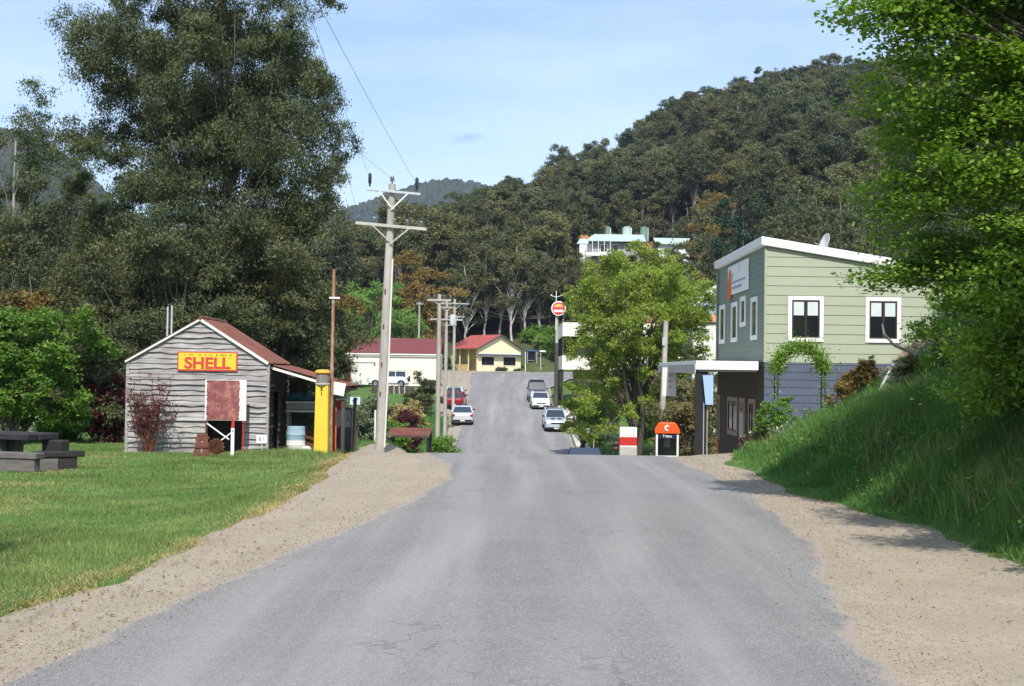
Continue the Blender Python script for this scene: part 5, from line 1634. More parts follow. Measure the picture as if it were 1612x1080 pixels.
for x0, x1, z in ((-1.15, 1.5, -.12), (-1.2, .9, -.33)):
    x = x0
    while x < x1:
        w = rg.uniform(.05, .16); mb.box((x + w / 2, -.024, z), (w, .006, rg.uniform(.05, .13))); x += w + rg.uniform(.03, .07)
mb.build('lettering', M['signgrey'], sg)
# awning over the footpath
aw = empty('street_awning', (GX, GY0 + .1, 1.74), 0, 'white flat awning on a dark pier over the shop footpath', 'awning')
mb = MB(); mb.box2((-2.3, .0, .12), (-.18, 10.9, .42)); mb.build('canopy', M['white'], aw, .01)
mb = MB(); mb.box2((-2.34, .02, .0), (-2.3, 10.9, .3)); mb.build('gutter', M['conc'], aw)
mb = MB(); mb.box2((-2.2, .1, .06), (-.22, 10.8, .118)); mb.build('soffit', M['grey'], aw)
gpz = hz(6.45, 43.3) - 1.74
mb = MB(); mb.box2((-2.28, .12, gpz - .3), (-1.86, .3, .05)); mb.build('pier', M['black'], aw)
mb = MB(); mb.box2((-2.02, .09, gpz - .3), (-1.99, .118, -1.0)); mb.box2((-1.9, .09, gpz - .3), (-1.87, .118, -1.0)); mb.build('edge_strip', M['grey'], aw)
o = MB(); o.prism([(-.17, 0, .5), (.19, 0, .5), (.19, 0, -.5), (-.06, 0, -.5)], (0, .03, 0)); o = o.build('blue_signboard', paint('sky_blue_panel', (.33, .45, .68), .5, .04), None, .004); o.location = P(1114, 614, 43.05); tag(o, 'pale blue panel fixed to the dark pier under the awning', 'sign')
hs = empty('hanging_sign', P(1054, 578, 50.6), 0, 'white hanging sign with faint grey marks at the far awning end', 'sign')
mb = MB(); mb.box((0, 0, -.6), (.56, .03, 1.12)); mb.build('board', M['white_worn'], hs, .006)
mb = MB()
for z in (-.35, -.55, -.78): mb.box((.03, -.017, z), (.09, .006, .1))
mb.build('marks', M['grey'], hs); mb = MB(); mb.box((0, 0, -.01), (.6, .05, .05)); mb.build('bracket', M['steel'], hs)

# ------------------------------------------------------------------ phone booth
d = 60; pb = gpt(1050, d, 0, 712)
ph = empty('phone_booth', pb, R(-6), 'public phone booth with orange domed top and white frame', 'phone booth')
bw, bd, zt = 1.06, .9, Z(1050, 665, d) - pb.z
zf = Z(1050, 682, d) - pb.z
for x in (-bw / 2, bw / 2 - .09):
    for y in (-bd / 2, bd / 2 - .09):
        mb = MB(); mb.box2((x, y, 0), (x + .09, y + .09, zf)); mb.build('post', M['white'], ph, .008)
mb = MB(); mb.box2((-bw / 2 + .09, -bd / 2, .55), (bw / 2 - .09, -bd / 2 + .06, .64)); mb.build('rail', M['white'], ph)
mb = MB(); mb.prism([(-bw / 2 - .06, -bd / 2 - .06, zf), (bw / 2 + .06, -bd / 2 - .06, zf), (bw / 2 + .04, -bd / 2 - .06, zf + .2), (bw / 2 - .1, -bd / 2 - .06, zt - .06), (bw / 2 - .2, -bd / 2 - .06, zt), (-bw / 2 + .2, -bd / 2 - .06, zt), (-bw / 2 + .1, -bd / 2 - .06, zt - .06), (-bw / 2 - .04, -bd / 2 - .06, zf + .2)], (0, bd + .12, 0))
hood = mb.build('hood', paint('bright_orange', (.82, .10, .015), .4, .04), ph, .03)
mb = MB(); mb.box2((-bw / 2 + .09, -bd / 2 + .01, zf - .24), (bw / 2 - .09, -bd / 2 + .05, zf - .005)); mb.build('header', gloss('navy', (.012, .02, .06), .4), ph)
text_obj('lettering', 'Telstra', .15, M['white'], ph, (0, -bd / 2 + .006, zf - .12), (PI / 2, 0, 0), .002, bold=.004)
mb = MB()
pts = [(.06 * math.cos(a) * 1.5, -bd / 2 - .075, .22 * math.sin(a) * .5 + zf + .25) for a in np.linspace(.6, 5.2, 10)]
mb.tube(pts, [.02, .04, .05, .055, .055, .055, .05, .05, .045, .02], 5); mb.build('emblem', M['white'], hood)
for x in (-bw / 2 + .04, bw / 2 - .05):
    mb = MB(); mb.box2((x, -bd / 2 + .1, .3), (x + .012, bd / 2 - .1, zf - .02)); mb.build('side_glass', M['glass'], ph)
mb = MB(); mb.box2((-bw / 2 + .1, bd / 2 - .07, .3), (bw / 2 - .1, bd / 2 - .05, zf - .02)); mb.build('rear_glass', gloss('booth_glass_green_reflection', (.10, .12, .105), .12), ph)  # greenish reflection painted into the rear glass colour
mb = MB(); mb.box2((-.17, bd / 2 - .26, 1.0), (.17, bd / 2 - .08, 1.65)); mb.build('telephone', M['grey'], ph, .02)

# ------------------------------------------------------------------ hotel behind the lime tree
HX0, HX1, HY0, HY1, HB = 4.75, 18.2, 119.5, 134, -1.75
ht = empty('hotel', (HX0, HY0, HB), 0, 'two storey white hotel with wraparound balcony behind the lime tree', 'building')
w, dp = HX1 - HX0, HY1 - HY0
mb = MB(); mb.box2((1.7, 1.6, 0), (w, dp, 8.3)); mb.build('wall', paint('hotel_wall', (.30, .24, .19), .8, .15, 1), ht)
for (z0, z1, nm) in ((3.72, 5.05, 'balcony_front'), (6.85, 8.15, 'parapet')):
    mb = MB(); mb.box2((0, 0, z0), (w, .12, z1)); mb.box2((0, .125, z0), (.12, dp, z1)); mb.build(nm, M['cream'], ht)
mb = MB(); mb.box2((.13, .13, 3.9), (w, 1.595, 4.05)); mb.box2((.13, 1.6, 3.9), (1.695, dp, 4.05)); mb.build('balcony_floor', M['darkwood'], ht)
mb = MB(); mb.box2((.13, .13, 7.0), (w, 1.595, 7.1)); mb.box2((.13, 1.6, 7.0), (1.695, dp, 7.1)); mb.build('verandah_ceiling', M['darkwood'], ht)
for x in np.linspace(.06, w - .1, 6):
    mb = MB(); mb.box2((x - .06, .14, 0), (x + .06, .26, 6.9)); mb.build('post', M['darkwood'], ht)
for y in np.linspace(3, dp - .5, 4):
    mb = MB(); mb.box2((.14, y - .06, 0), (.26, y + .06, 6.9)); mb.build('post', M['darkwood'], ht)
mb = MB(); mb.prism([(1.6, 1.4, 8.3), (w + .1, 1.4, 8.3), (w - 2, 5, 10), (4.5, 5, 10)], (0, .1, 0)); mb.prism([(1.6, 1.5, 8.3), (1.6, dp, 8.3), (4.5, dp - 3, 10), (4.5, 5, 10)], (.1, 0, 0))
mb.build('roof', M['rustroof'], ht)
for z0 in (1.0, 5.0):
    for x in (3.2, 6.4, 9.6, 12):
        window(ht, (x, 1.598, z0), (1, 0, 0), (0, -1, 0), 1.2, 1.7, .1, frame='white_worn', inner=False)
# hotel sign pole
sp = empty('hotel_sign', (X(875, 117, 640), 117, hz(4.1, 117)), 0, 'round red hotel sign with orange and white bands on a tall dark pole', 'sign')
z0 = sp.location.z
mb = MB(); mb.tube([(0, 0, -.1), (0, 0, Z(874, 540, 117) - z0)], [.2, .17], 10); mb.build('pole_base', M['darkwood'], sp, smooth=True)
mb = MB(); mb.tube([(0, 0, Z(874, 540, 117) - z0), (0, 0, Z(874, 498, 117) - z0)], [.15, .13], 10); mb.build('pole', M['polewood'], sp, smooth=True)
mb = MB(); mb.tube([(-.1, -.15, Z(874, 520, 117) - z0), (-.1, -.15, Z(874, 458, 117) - z0)], .04, 6); mb.tube([(-.1, -.15, Z(874, 468, 117) - z0), (-.5, -.15, Z(874, 466, 117) - z0)], .03, 6); mb.tube([(-.1, -.15, Z(874, 468, 117) - z0), (.6, -.15, Z(874, 464, 117) - z0)], .03, 6)
mb.ball((-.55, -.15, Z(874, 465, 117) - z0), .09, 1, 1, 0); mb.ball((.62, -.15, Z(874, 463, 117) - z0), .09, 1, 1, 0); mb.build('bracket', M['white_worn'], sp)
zc = Z(877, 486, 117) - z0
mb = MB(); mb.lathe([(.66, -.1), (.68, -.06), (.68, .06), (.66, .1)], (.12, -.3, zc), 24, 'Y'); mb.build('rim', M['white'], sp, smooth=True)
mb = MB(); mb.lathe([(.58, -.125), (.58, -.105)], (.12, -.3, zc), 24, 'Y'); mb.build('disc', M['signred'], sp)
mb = MB(); mb.prism([(.12 + .42 * math.cos(a), -.43, zc + .12 + .3 * math.sin(a)) for a in np.linspace(0, PI, 9)], (0, -.01, 0)); mb.build('emblem', paint('amber', (.85, .42, .12), .5, .1), sp)
mb = MB()
for k in range(5): mb.box((-.24 + .18 * k, -.43, zc - .22), (.12, .012, .24))
mb.box((.12, -.428, zc - .22), (.9, .006, .1)); mb.build('lettering', M['white'], sp)

# ------------------------------------------------------------------ yellow cottage
ych = empty('yellow_cottage', (X(786, 208, 580), 208, 1.62), R(35), 'pale yellow gabled cottage with bright red iron roof at the bend', 'house')
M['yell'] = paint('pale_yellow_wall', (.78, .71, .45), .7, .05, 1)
M['yellside'] = paint('shade_darkened_yellow_wall', (.62, .50, .22), .7, .12, 1)  # darker yellow paints in the shade of the verandah side
M['redroof'] = paint('red_iron', (.31, .075, .065), .65, .16, 1.5, dirt=(.27, .12, .10))
Wg, Lg, eh, ah = 8.6, 8.2, 3.85, 6.0
mb = MB(); mb.prism([(-Wg / 2, 0, -.3), (Wg / 2, 0, -.3), (Wg / 2, 0, eh), (0, 0, ah), (-Wg / 2, 0, eh)], (0, .2, 0)); mb.build('gable_wall', M['yell'], ych)
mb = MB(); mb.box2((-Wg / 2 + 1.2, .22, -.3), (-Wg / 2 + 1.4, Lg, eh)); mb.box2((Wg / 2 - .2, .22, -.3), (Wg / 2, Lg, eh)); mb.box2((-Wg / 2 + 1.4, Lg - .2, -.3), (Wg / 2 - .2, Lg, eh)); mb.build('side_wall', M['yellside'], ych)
for s in (-1, 1):
    mb = MB(); dn = Vector((s * (Wg / 2 + .45), 0, eh - ah - .22)); corrugated(mb, (0, -.5, ah + .12), (0, 1, 0), dn, Lg + .9, dn.length, .35, .03); mb.build('roof', M['redroof'], ych)
mb = MB()
for s in (-1, 1): mb.bar((0, -.48, ah), (s * (Wg / 2 + .4), -.48, eh - .18), .05, .2)
mb.build('barge_board', M['brown'], ych)
mb = MB(); mb.box2((-Wg / 2 - .25, -.75, 2.75), (Wg / 2 + .6, -.02, 2.87)); mb.build('awning', M['blue'], ych)
for x in (-3.6, .7):
    wn = window(ych, (x, -.003, 1.0), (1, 0, 0), (0, -1, 0), 2.6, 1.5, .08, frame='white', mull=2)
    mb = MB(); mb.box2((x, -.06, 2.52), (x + 2.6, -.02, 2.74)); mb.build('sign_strip', M['white'], ych)
for y in (.3, 2.8, 5.4, 7.9):
    mb = MB(); mb.box2((-Wg / 2, y - .07, -.3), (-Wg / 2 + .14, y + .07, eh - .15)); mb.build('verandah_post', M['yell'], ych)
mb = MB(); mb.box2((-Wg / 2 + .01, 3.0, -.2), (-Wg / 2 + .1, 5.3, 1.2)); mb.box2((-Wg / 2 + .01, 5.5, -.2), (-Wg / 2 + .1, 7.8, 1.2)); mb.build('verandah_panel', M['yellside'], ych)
mb = MB(); mb.box2((-Wg / 2 + 1.16, 1.0, 0), (-Wg / 2 + 1.195, 2.0, 2.2)); mb.build('door', M['black'], ych)
for i, (lx, r) in enumerate(((-.4, .5), (.5, .45), (2.9, .35))):
    v = ych.matrix_world if False else None
    a = R(35); wx = ych.location.x + lx * math.cos(a) + .7 * math.sin(a); wy = ych.location.y + lx * math.sin(a) - .7 * math.cos(a)
    plant('garden_shrub', 806 + wx / wy * 2000, 580, wy, r * 1.5, r * 1.4, 'gum', ['low dark bush under the middle of the cottage gable', 'low bush beside the second cottage window', 'smallest dark bush at the cottage gable corner'][i], 520 + i, 900, .2, cat='shrub')
# blue roofed bus shelter beside it
bs = empty('bus_shelter', (X(836, 214, 578), 214, hz(3, 214) + .05), R(15), 'small dark bus shelter with a blue roof beside the yellow cottage', 'shelter')
mb = MB(); mb.box2((-.95, -.7, 2.0), (.95, .8, 2.2)); mb.build('roof', M['blue'], bs); mb = MB(); mb.box2((-.85, .6, -.1), (.85, .68, 1.98)); mb.box2((-.85, -.5, -.1), (-.8, .59, 1.98)); mb.build('wall', M['slate'], bs)
for x in (-.8, .8):
    mb = MB(); mb.box2((x - .04, -.6, -.1), (x + .04, -.52, 1.99)); mb.build('post', M['steel'], bs)
mb = MB(); mb.box2((-.7, .2, .4), (.7, .55, .48)); mb.build('seat', M['grey'], bs)
sl = empty('street_lamp', (X(851, 211, 577), 211, hz(4.5, 211)), 0, 'short street lamp with flat white head beside the road bend', 'street lamp')
mb = MB(); mb.tube([(0, 0, 0), (0, 0, 3.0)], [.09, .06], 8); mb.build('pole', M['steel'], sl); mb = MB(); mb.box2((-.2, -.2, 2.95), (.8, .2, 3.2)); mb.build('lamp_head', M['white'], sl, .03)
mb = MB(); mb.tube([(0, 0, 0), (0, 0, 3.3)], .07, 8); o = mb.build('white_post', M['white']); o.location = (X(827, 210, 578), 210, hz(2, 210)); tag(o, 'plain white post between the cottage and bus shelter', 'post')

# ------------------------------------------------------------------ white shed with maroon roof
ws = empty('storage_shed', (X(546, 160, 590), 160, .1), 0, 'long cream walled shed with a maroon iron roof beyond the white wagon', 'shed')
L = X(692, 160, 590) - X(546, 160, 590); eh = Z(620, 556, 160) - .1; rh = Z(620, 531, 160) - .1
mb = MB(); mb.box2((0, 0, -.4), (L, .2, eh)); mb.box2((0, .22, -.4), (.2, 6, eh)); mb.box2((L - .2, .22, -.4), (L, 6, eh)); mb.build('wall', M['cream'], ws)
M['maroon'] = paint('maroon_iron', (.16, .045, .045), .6, .12, 1.4, dirt=(.22, .09, .07))
mb = MB(); dn = Vector((0, -3.4, eh - rh)); corrugated(mb, (-.2, 3.1, rh), (1, 0, 0), dn, L + .4, dn.length, .3, .025); mb.build('roof', M['maroon'], ws)
mb = MB(); dn = Vector((0, 3.4, eh - rh)); corrugated(mb, (-.2, 3.1, rh), (1, 0, 0), dn, L + .4, dn.length, .3, .025); mb.build('roof', M['maroon'], ws)
mb = MB(); mb.box2((-.2, -.36, eh - .22), (L + .2, -.3, eh - .06)); mb.build('gutter', M['white'], ws)
mb = MB(); mb.box2((.6, -.3, -.3), (3.4, -.01, 2.5)); mb.build('annexe', M['white_worn'], ws); mb = MB(); mb.box2((.5, -.4, 2.51), (3.6, 0, 2.62)); mb.build('annexe_roof', M['white_worn'], ws)
mb = MB(); mb.box2((-.2, -1.2, -.4), (.55, -.5, 2.3)); M['brick'] = paint('orange_brick', (.34, .13, .07), .85, .25, 6); mb.build('brick_pier', M['brick'], ws)
mb = MB(); mb.box2((.4, 1.0, rh - .95), (1.1, 1.05, rh - .75)); mb.build('skylight', M['white_worn'], ws)
# rough fence below it
for i, px in enumerate((602, 611, 620, 629, 637)):
    x = X(px, 148, 615); z = hz(x, 148); mb = MB(); mb.box2((-.06, -.06, -.2), (.06, .06, 1.1 + .12 * (i % 2))); o = mb.build('fence_post', M['polewood']); o.location = (x, 148, z); o.rotation_euler = (0, R((i * 37 % 11) - 5), 0)
    tag(o, ['grey fence post below the wagon bonnet', 'leaning grey fence post under the wagon door', 'grey fence post under the middle of the wagon', 'grey fence post under the wagon rear wheel', 'grey fence post behind the wagon tail'][i], 'fence post')
rw_ = MB()
for i in range(9): rw_.box((-2.2 + i * .55, .1 * math.sin(i * 3), .4 + .1 * math.sin(i * 2)), (.5, .12, .9), Matrix.Rotation(R(6 * math.sin(i * 5)), 3, 'Y'))
o = rw_.build('timber_fence', M['darkwood']); o.location = (X(618, 149, 615), 149, hz(X(618, 149, 615), 149)); tag(o, 'low dark timber fence along the bank below the white wagon', 'fence')

# small rusty shelter beyond the crest
d = 60; s0 = gpt(645, d, 0, 700)
rsn = empty('rusty_shelter', (s0.x, d, s0.z), R(-4), 'low shelter with rusty iron roof on dark posts below the crest', 'shelter')
za = Z(617, 685, d) - s0.z; zb_ = Z(676, 688, d) - s0.z
mb = MB(); corrugated(mb, (-1.0, -.5, za + .02), (1, 0, 0), (0, 1, .3), 2.0, 1.1, .1, .015); mb.build('roof', M['rustroof'], rsn)
mb = MB(); mb.bar((-1.0, -.5, za - .03), (1.0, -.5, za - .03), .05, .09); mb.build('beam', M['darkwood'], rsn)
for x in (-.86, .92):
    mb = MB(); mb.box2((x - (.1 if x < 0 else .06), -.45, -.2), (x + (.1 if x < 0 else .06), -.3, za - .08)); mb.build('post', M['black'], rsn)
    mb = MB(); mb.box2((x - .05, .45, -.2), (x + .05, .55, za + .2)); mb.build('post', M['black'], rsn)
bp = empty('block_pier', gpt(609, 58, 0, 700), 0, 'grey stacked block pier beside the tall power pole', 'pier')
mb = MB()
for k in range(9): mb.box((.01 * (k % 2), 0, -.2 + .16 * k), (.3, .3, .145))
mb.build('blocks', M['conc'], bp, .008); mb = MB(); mb.box((0, 0, 1.24), (.38, .38, .06)); mb.build('capstone', M['rust'], bp)
mb = MB(); mb.tube([(0, 0, -.2), (0, 0, 1.6)], .04, 7); o = mb.build('white_stake', M['white_worn']); o.location = gpt(590, 52, 0, 700); tag(o, 'thin whitish stake close beside the tall power pole', 'stake')
mb = MB(); mb.box2((-.05, -.02, -.1), (.05, .02, .95)); o = mb.build('guide_post', M['white']); o.location = gpt(683, 84, 0, 660); tag(o, 'small white guide post on the grass by the far poles', 'guide post')

# ------------------------------------------------------------------ hillside house with tanks
hh = empty('hillside_house', (26, 260, 24.2), 0, 'white house with pale green roof and balcony high on the forested hill', 'house')
M['mint'] = paint('pale_green_iron', (.40, .50, .46), .5, .05, .5)
def HXx(px): return X(px, 260, 380) - 26
x0, x1, x2, x3 = HXx(928), HXx(1012), HXx(1036), HXx(1086)
zr_, ze_ = Z(970, 367, 260) - 24.2, Z(970, 381, 260) - 24.2
mb = MB(); mb.box2((x0 + .6, 0, -.5), (x1, 8, ze_ + .1)); mb.build('wall', paint('hill_house_wall', (.30, .31, .28), .7, .1, .5), hh)
mb = MB(); mb.box2((x2, .5, -.5), (x3, 7, ze_ - .2)); mb.build('wall', M['white'], hh)
mb = MB(); mb.prism([(x0 - .8, -1.2, ze_), (x1 + .5, -1.2, ze_), (x1 + .5, 3.5, zr_), (x0 + 1.2, 3.5, zr_)], (0, 0, .12)); mb.prism([(x0 + 1.2, 3.5, zr_), (x1 + .5, 3.5, zr_), (x1 + .5, 8.4, ze_), (x0 - .8, 8.4, ze_)], (0, 0, .12)); mb.build('roof', M['mint'], hh)
mb = MB(); mb.prism([(x2 - .6, -.2, ze_ - .35), (x3 + .4, -.2, ze_ - .35), (x3 + .4, 3.5, zr_ - .6), (x2 - .6, 3.5, zr_ - .6)], (0, 0, .12)); mb.build('roof', M['mint'], hh)
mb = MB(); mb.prism([(x0 - 2.6, .5, ze_ - .4), (x0 + .2, .5, ze_ - .4), (x0 - .6, 3, ze_ + .9), (x0 - 1.8, 3, ze_ + .9)], (0, 3, 0)); mb.build('roof', M['mint'], hh)
mb = MB(); mb.box2((x0 - 2.0, .6, -.5), (x0 + .55, 6, ze_ - .4)); mb.build('wall', M['white_worn'], hh)
zb_ = Z(940, 401, 260) - 24.2
mb = MB(); mb.box2((x0 - .8, -1.6, zb_ - .35), (HXx(962), -.02, zb_ + .35)); mb.build('balcony', M['white'], hh)
mb = MB()
for x in np.linspace(x0 - .7, HXx(960), 5): mb.box2((x - .06, -1.5, zb_ + .36), (x + .06, -1.38, ze_ - .02))
mb.build('balcony_post', M['white'], hh)
for x in (x0 + 2.2, x0 + 4.6, x0 + 7.2, x0 + 9.6): window(hh, (x, -.003, ze_ - 2.1), (1, 0, 0), (0, -1, 0), 1.5, 1.6, .1, frame='white', inner=False)
window(hh, (x2 + 1.2, .497, ze_ - 2.6), (1, 0, 0), (0, -1, 0), 2.2, 1.6, .12, frame='white', inner=False)
# cut earth behind the house
M['earth'] = paint('orange_clay', (.40, .20, .10), .95, .2, .6, dirt=(.30, .22, .13))
rg = np.random.default_rng(12); VV = []; nx1, nz1 = 70, 10
for j in range(nz1):
    for i in range(nx1):
        x = 14 + 24 * i / (nx1 - 1); tp = 6.7 + .7 * math.sin(i * .23) + .4 * math.sin(i * .71) - 1.0 * max(0, (i - 38) / 32)
        u = j / (nz1 - 1); VV.append((x, 269 + 4.5 * u + rg.normal(0, .22), 24.0 + tp * u + rg.normal(0, .15)))
ii = (np.arange(nz1 - 1)[:, None] * nx1 + np.arange(nx1 - 1)[None]).ravel()
tag(np_obj('earth_bank', np.array(VV), np.stack([ii, ii + 1, ii + nx1 + 1, ii + nx1], -1), M['earth']), kind='structure')
M['tankgreen'] = paint('tank_green', (.15, .24, .19), .5, .1, 1)
for i, (px, wpx, lab) in enumerate(((957, 9, 'narrow dark green water tank behind the hillside house'), (987, 15, 'widest pale green water tank behind the hillside house'), (1014, 13, 'green water tank behind the roof end of the hillside house'))):
    r = wpx / 2000 * 268 / 2; z0 = Z(px, 371, 268); hgt = Z(px, 357, 268) - z0
    tk = empty('water_tank', (X(px, 268, 364), 268, z0 - 1.2), 0, lab, 'water tank')
    mb = MB(); mb.lathe([(r, 0), (r, .6), (r * 1.02, .62), (r, .66), (r, 1.1), (r * 1.02, 1.15), (r, 1.2), (r, hgt + 1.0)], (0, 0, 0), 18); mb.build('shell', M['mint'] if i == 1 else M['tankgreen'], tk, smooth=True)
    mb = MB(); mb.lathe([(r * 1.03, hgt + 1.0), (r * .6, hgt + 1.18), (.2, hgt + 1.25)], (0, 0, 0), 18); mb.build('lid', M['mint'] if i == 1 else M['tankgreen'], tk, smooth=True)
    mb = MB(); mb.tube([(r * .9, -r * .6, 0), (r * .9, -r * .6, hgt + .9)], .07, 6); mb.build('pipe', M['white'], tk)

# blue gabled house glimpsed behind the green building
bh = empty('blue_house', (14.3, 97, hz(15, 97)), 0, 'small blue gabled house glimpsed between the lime tree and green building', 'house')
zb_ = bh.location.z; eh, ah = Z(1118, 478, 97) - zb_, Z(1118, 446, 97) - zb_
M['bluewall'] = paint('powder_blue_wall', (.28, .38, .50), .7, .06, 1)
mb = MB(); mb.prism([(-.3, 0, -1), (4.2, 0, -1), (4.2, 0, eh), (1.95, 0, ah), (-.3, 0, eh)], (0, 6, 0)); mb.build('wall', M['bluewall'], bh)
mb = MB()
for s in (-1, 1): mb.bar((1.95, -.1, ah + .03), (1.95 + s * 2.6, -.1, eh - .28), .1, .16); mb.prism([(1.95, -.2, ah + .12), (1.95 + s * 2.6, -.2, eh - .2), (1.95 + s * 2.6, 6.2, eh - .2), (1.95, 6.2, ah + .12)], (0, 0, .06))
mb.build('roof', M['white_worn'], bh)
mb = MB(); mb.prism([(-1.2, -1.6, eh - 1.5), (4.5, -1.6, eh - 1.5), (4.5, -.02, eh - .9), (-.4, -.02, eh - .9)], (0, 0, .08)); mb.build('verandah_roof', paint('terracotta_roof', (.45, .2, .1), .7, .1), bh)
mb = MB(); mb.box2((-.7, -1.4, -1), (4.2, -1.3, eh - 1.6)); mb.build('verandah_wall', M['white_worn'], bh)
# ------------------------------------------------------------------ cars (front towards local -Y)
M['trim'] = paint('black_trim', (.018, .018, .02), .5, .1, 5)
M['rim'] = gloss('alloy', (.40, .41, .43), .3, .8)
M['lamp'] = gloss('lamp_glass', (.65, .67, .70), .1)
M['tail'] = gloss('tail_lamp_red', (.35, .01, .01), .2)
M['plate'] = paint('number_plate', (.70, .70, .66), .5, .05)
M['carglass'] = gloss('car_glass', (.025, .035, .05), .08)

CAR = {
    #        length width height  hood_z  belt  windscreen base y, roof front y, roof rear y, rear base y, tail z
    'hatch': dict(L=4.2, W=1.76, H=1.48, hood=.86, belt=.98, wb=-.95, rf=-.15, rr=1.25, rb=1.85, tail=1.0, gc=.2, wr=.31),
    'sedan': dict(L=4.6, W=1.80, H=1.44, hood=.84, belt=.95, wb=-.85, rf=-.05, rr=1.0, rb=1.75, tail=1.0, gc=.2, wr=.32),
    'wagon': dict(L=4.5, W=1.78, H=1.60, hood=.98, belt=1.05, wb=-.95, rf=-.25, rr=1.75, rb=2.15, tail=1.08, gc=.26, wr=.34),
    'box': dict(L=4.7, W=1.84, H=1.92, hood=1.16, belt=1.22, wb=-.90, rf=-.50, rr=2.15, rb=2.28, tail=1.2, gc=.36, wr=.39),
}


def make_car(kind, col, label, scoop=False, rack=False, name='parked_car', group=None):
    k = CAR[kind]; L, W, Hh = k['L'], k['W'], k['H']
    root = empty(name, (0, 0, 0), 0, label, 'car', group)
    pm = gloss('car_paint', col, .25, .15, 1.0)
    f, r = -L / 2, L / 2
    boxy = kind == 'box'
    # lower body lofted along y
    st = [(f, .32, k['hood'] - .22, W * .40), (f + .06, k['gc'], k['hood'] - .12, W * .455), (f + .35, k['gc'], k['hood'] - .03, W * .49), (k['wb'], k['gc'], k['belt'], W * .5),
          (0, k['gc'], k['belt'] + .01, W * .5), (k['rr'] * .8, k['gc'], k['belt'] + .03, W * .5), (r - .35, k['gc'], k['tail'], W * .49), (r - .06, k['gc'] + .04, k['tail'] - .05, W * .46), (r, .36, k['tail'] - .2, W * .42)]
    vs = []; n = 10
    for (y, zl, zt, hw) in st:
        zm = zl + (zt - zl) * .5
        vs += [(-hw * .85, y, zl), (-hw * .98, y, zl + .08), (-hw, y, zm), (-hw * .97, y, zt - .06), (-hw * .90, y, zt), (hw * .90, y, zt), (hw * .97, y, zt - .06), (hw, y, zm), (hw * .98, y, zl + .08), (hw * .85, y, zl)]
    fs = []
    for i in range(len(st) - 1):
        for q in range(n): fs.append((i * n + q, i * n + (q + 1) % n, (i + 1) * n + (q + 1) % n, (i + 1) * n + q))
    fs += [tuple(range(n)), tuple(reversed(range((len(st) - 1) * n, len(st) * n)))]
    mb = MB(); mb.add(vs, fs)
    # roof with pillars
    bz = k['belt']; tw = W * (.42 if boxy else .37); bw = W * .46
    rz0, rz1 = Hh - .06, Hh
    R0 = [(-tw, k['rf'], rz0), (tw, k['rf'], rz0), (tw, k['rr'], rz0), (-tw, k['rr'], rz0)]
    ym = (k['rf'] + k['rr']) / 2
    mb.add([(-tw, k['rf'], rz0), (tw, k['rf'], rz0), (tw * 1.02, ym, rz0 + .02), (-tw * 1.02, ym, rz0 + .02), (tw * .97, k['rr'], rz0), (-tw * .97, k['rr'], rz0),
            (-tw * .9, k['rf'] + .05, rz1 - .02), (tw * .9, k['rf'] + .05, rz1 - .02), (tw * .9, ym, rz1), (-tw * .9, ym, rz1), (tw * .88, k['rr'] - .03, rz1 - .02), (-tw * .88, k['rr'] - .03, rz1 - .02)],
           [(0, 1, 2, 3), (3, 2, 4, 5), (6, 9, 8, 7), (9, 11, 10, 8), (0, 6, 7, 1), (1, 7, 8, 2), (2, 8, 10, 4), (4, 10, 11, 5), (5, 11, 9, 3), (3, 9, 6, 0)])
    for s in (-1, 1):
        mb.bar((s * bw * .97, k['wb'] + .05, bz - .02), (s * tw * .98, k['rf'] + .02, rz0 + .02), .07, .07)
        mb.bar((s * bw, k['rb'] - .12, k['tail'] - .03), (s * tw * .96, k['rr'] - .02, rz0 + .02), .10, .16)
        mb.bar((s * bw, ym + .05, bz - .02), (s * tw * 1.0, ym + .05, rz0 + .02), .05, .09)
    body = mb.build('body', pm, root, .025)
    # greenhouse
    g = MB()
    a = [(-bw * .94, k['wb'], bz - .03), (bw * .94, k['wb'], bz - .03), (bw * .94, k['rb'] - .06, k['tail'] - .05), (-bw * .94, k['rb'] - .06, k['tail'] - .05)]
    b = [(-tw * .95, k['rf'], rz0 + .015), (tw * .95, k['rf'], rz0 + .015), (tw * .93, k['rr'], rz0 + .015), (-tw * .93, k['rr'], rz0 + .015)]
    g.add(a + b, [(0, 1, 5, 4), (1, 2, 6, 5), (2, 3, 7, 6), (3, 0, 4, 7), (4, 5, 6, 7), (0, 3, 2, 1)])
    g.build('windows', M['carglass'], root)
    # wheels and arches
    ax = (f + .82, r - .80)
    for y in ax:
        for s in (-1, 1):
            mb = MB(); wr = k['wr']
            mb.lathe([(wr * .6, -.1), (wr * .95, -.1), (wr, -.07), (wr, .07), (wr * .95, .1), (wr * .6, .1)], (0, 0, 0), 18, 'X')
            wh = mb.build('wheel', M['rubber'], root, smooth=True); wh.location = (s * (W * .5 - .1), y, wr)
            mb = MB(); mb.lathe([(wr * .62, -.105), (wr * .58, -.115), (wr * .2, -.09), (.03, -.1), (.03, .1), (wr * .2, .09), (wr * .58, .115), (wr * .62, .105)], (0, 0, 0), 14, 'X'); mb.build('rim', M['rim'], wh, smooth=True)
            mb = MB(); arch = [(s * W * .502, y + (wr + .07) * math.cos(t), wr + (wr + .07) * math.sin(t)) for t in np.linspace(-.3, PI + .3, 13)]
            mb.prism(arch, (-s * .06, 0, 0)); mb.build('wheel_arch', M['trim'], root)
    # front and rear details
    hz_ = k['hood']
    mb = MB(); mb.box2((-W * .42, f - .03, .24), (W * .42, f + .12, .40)); mb.build('front_bumper', M['trim'] if kind in ('box',) else M['trim'], root, .02)
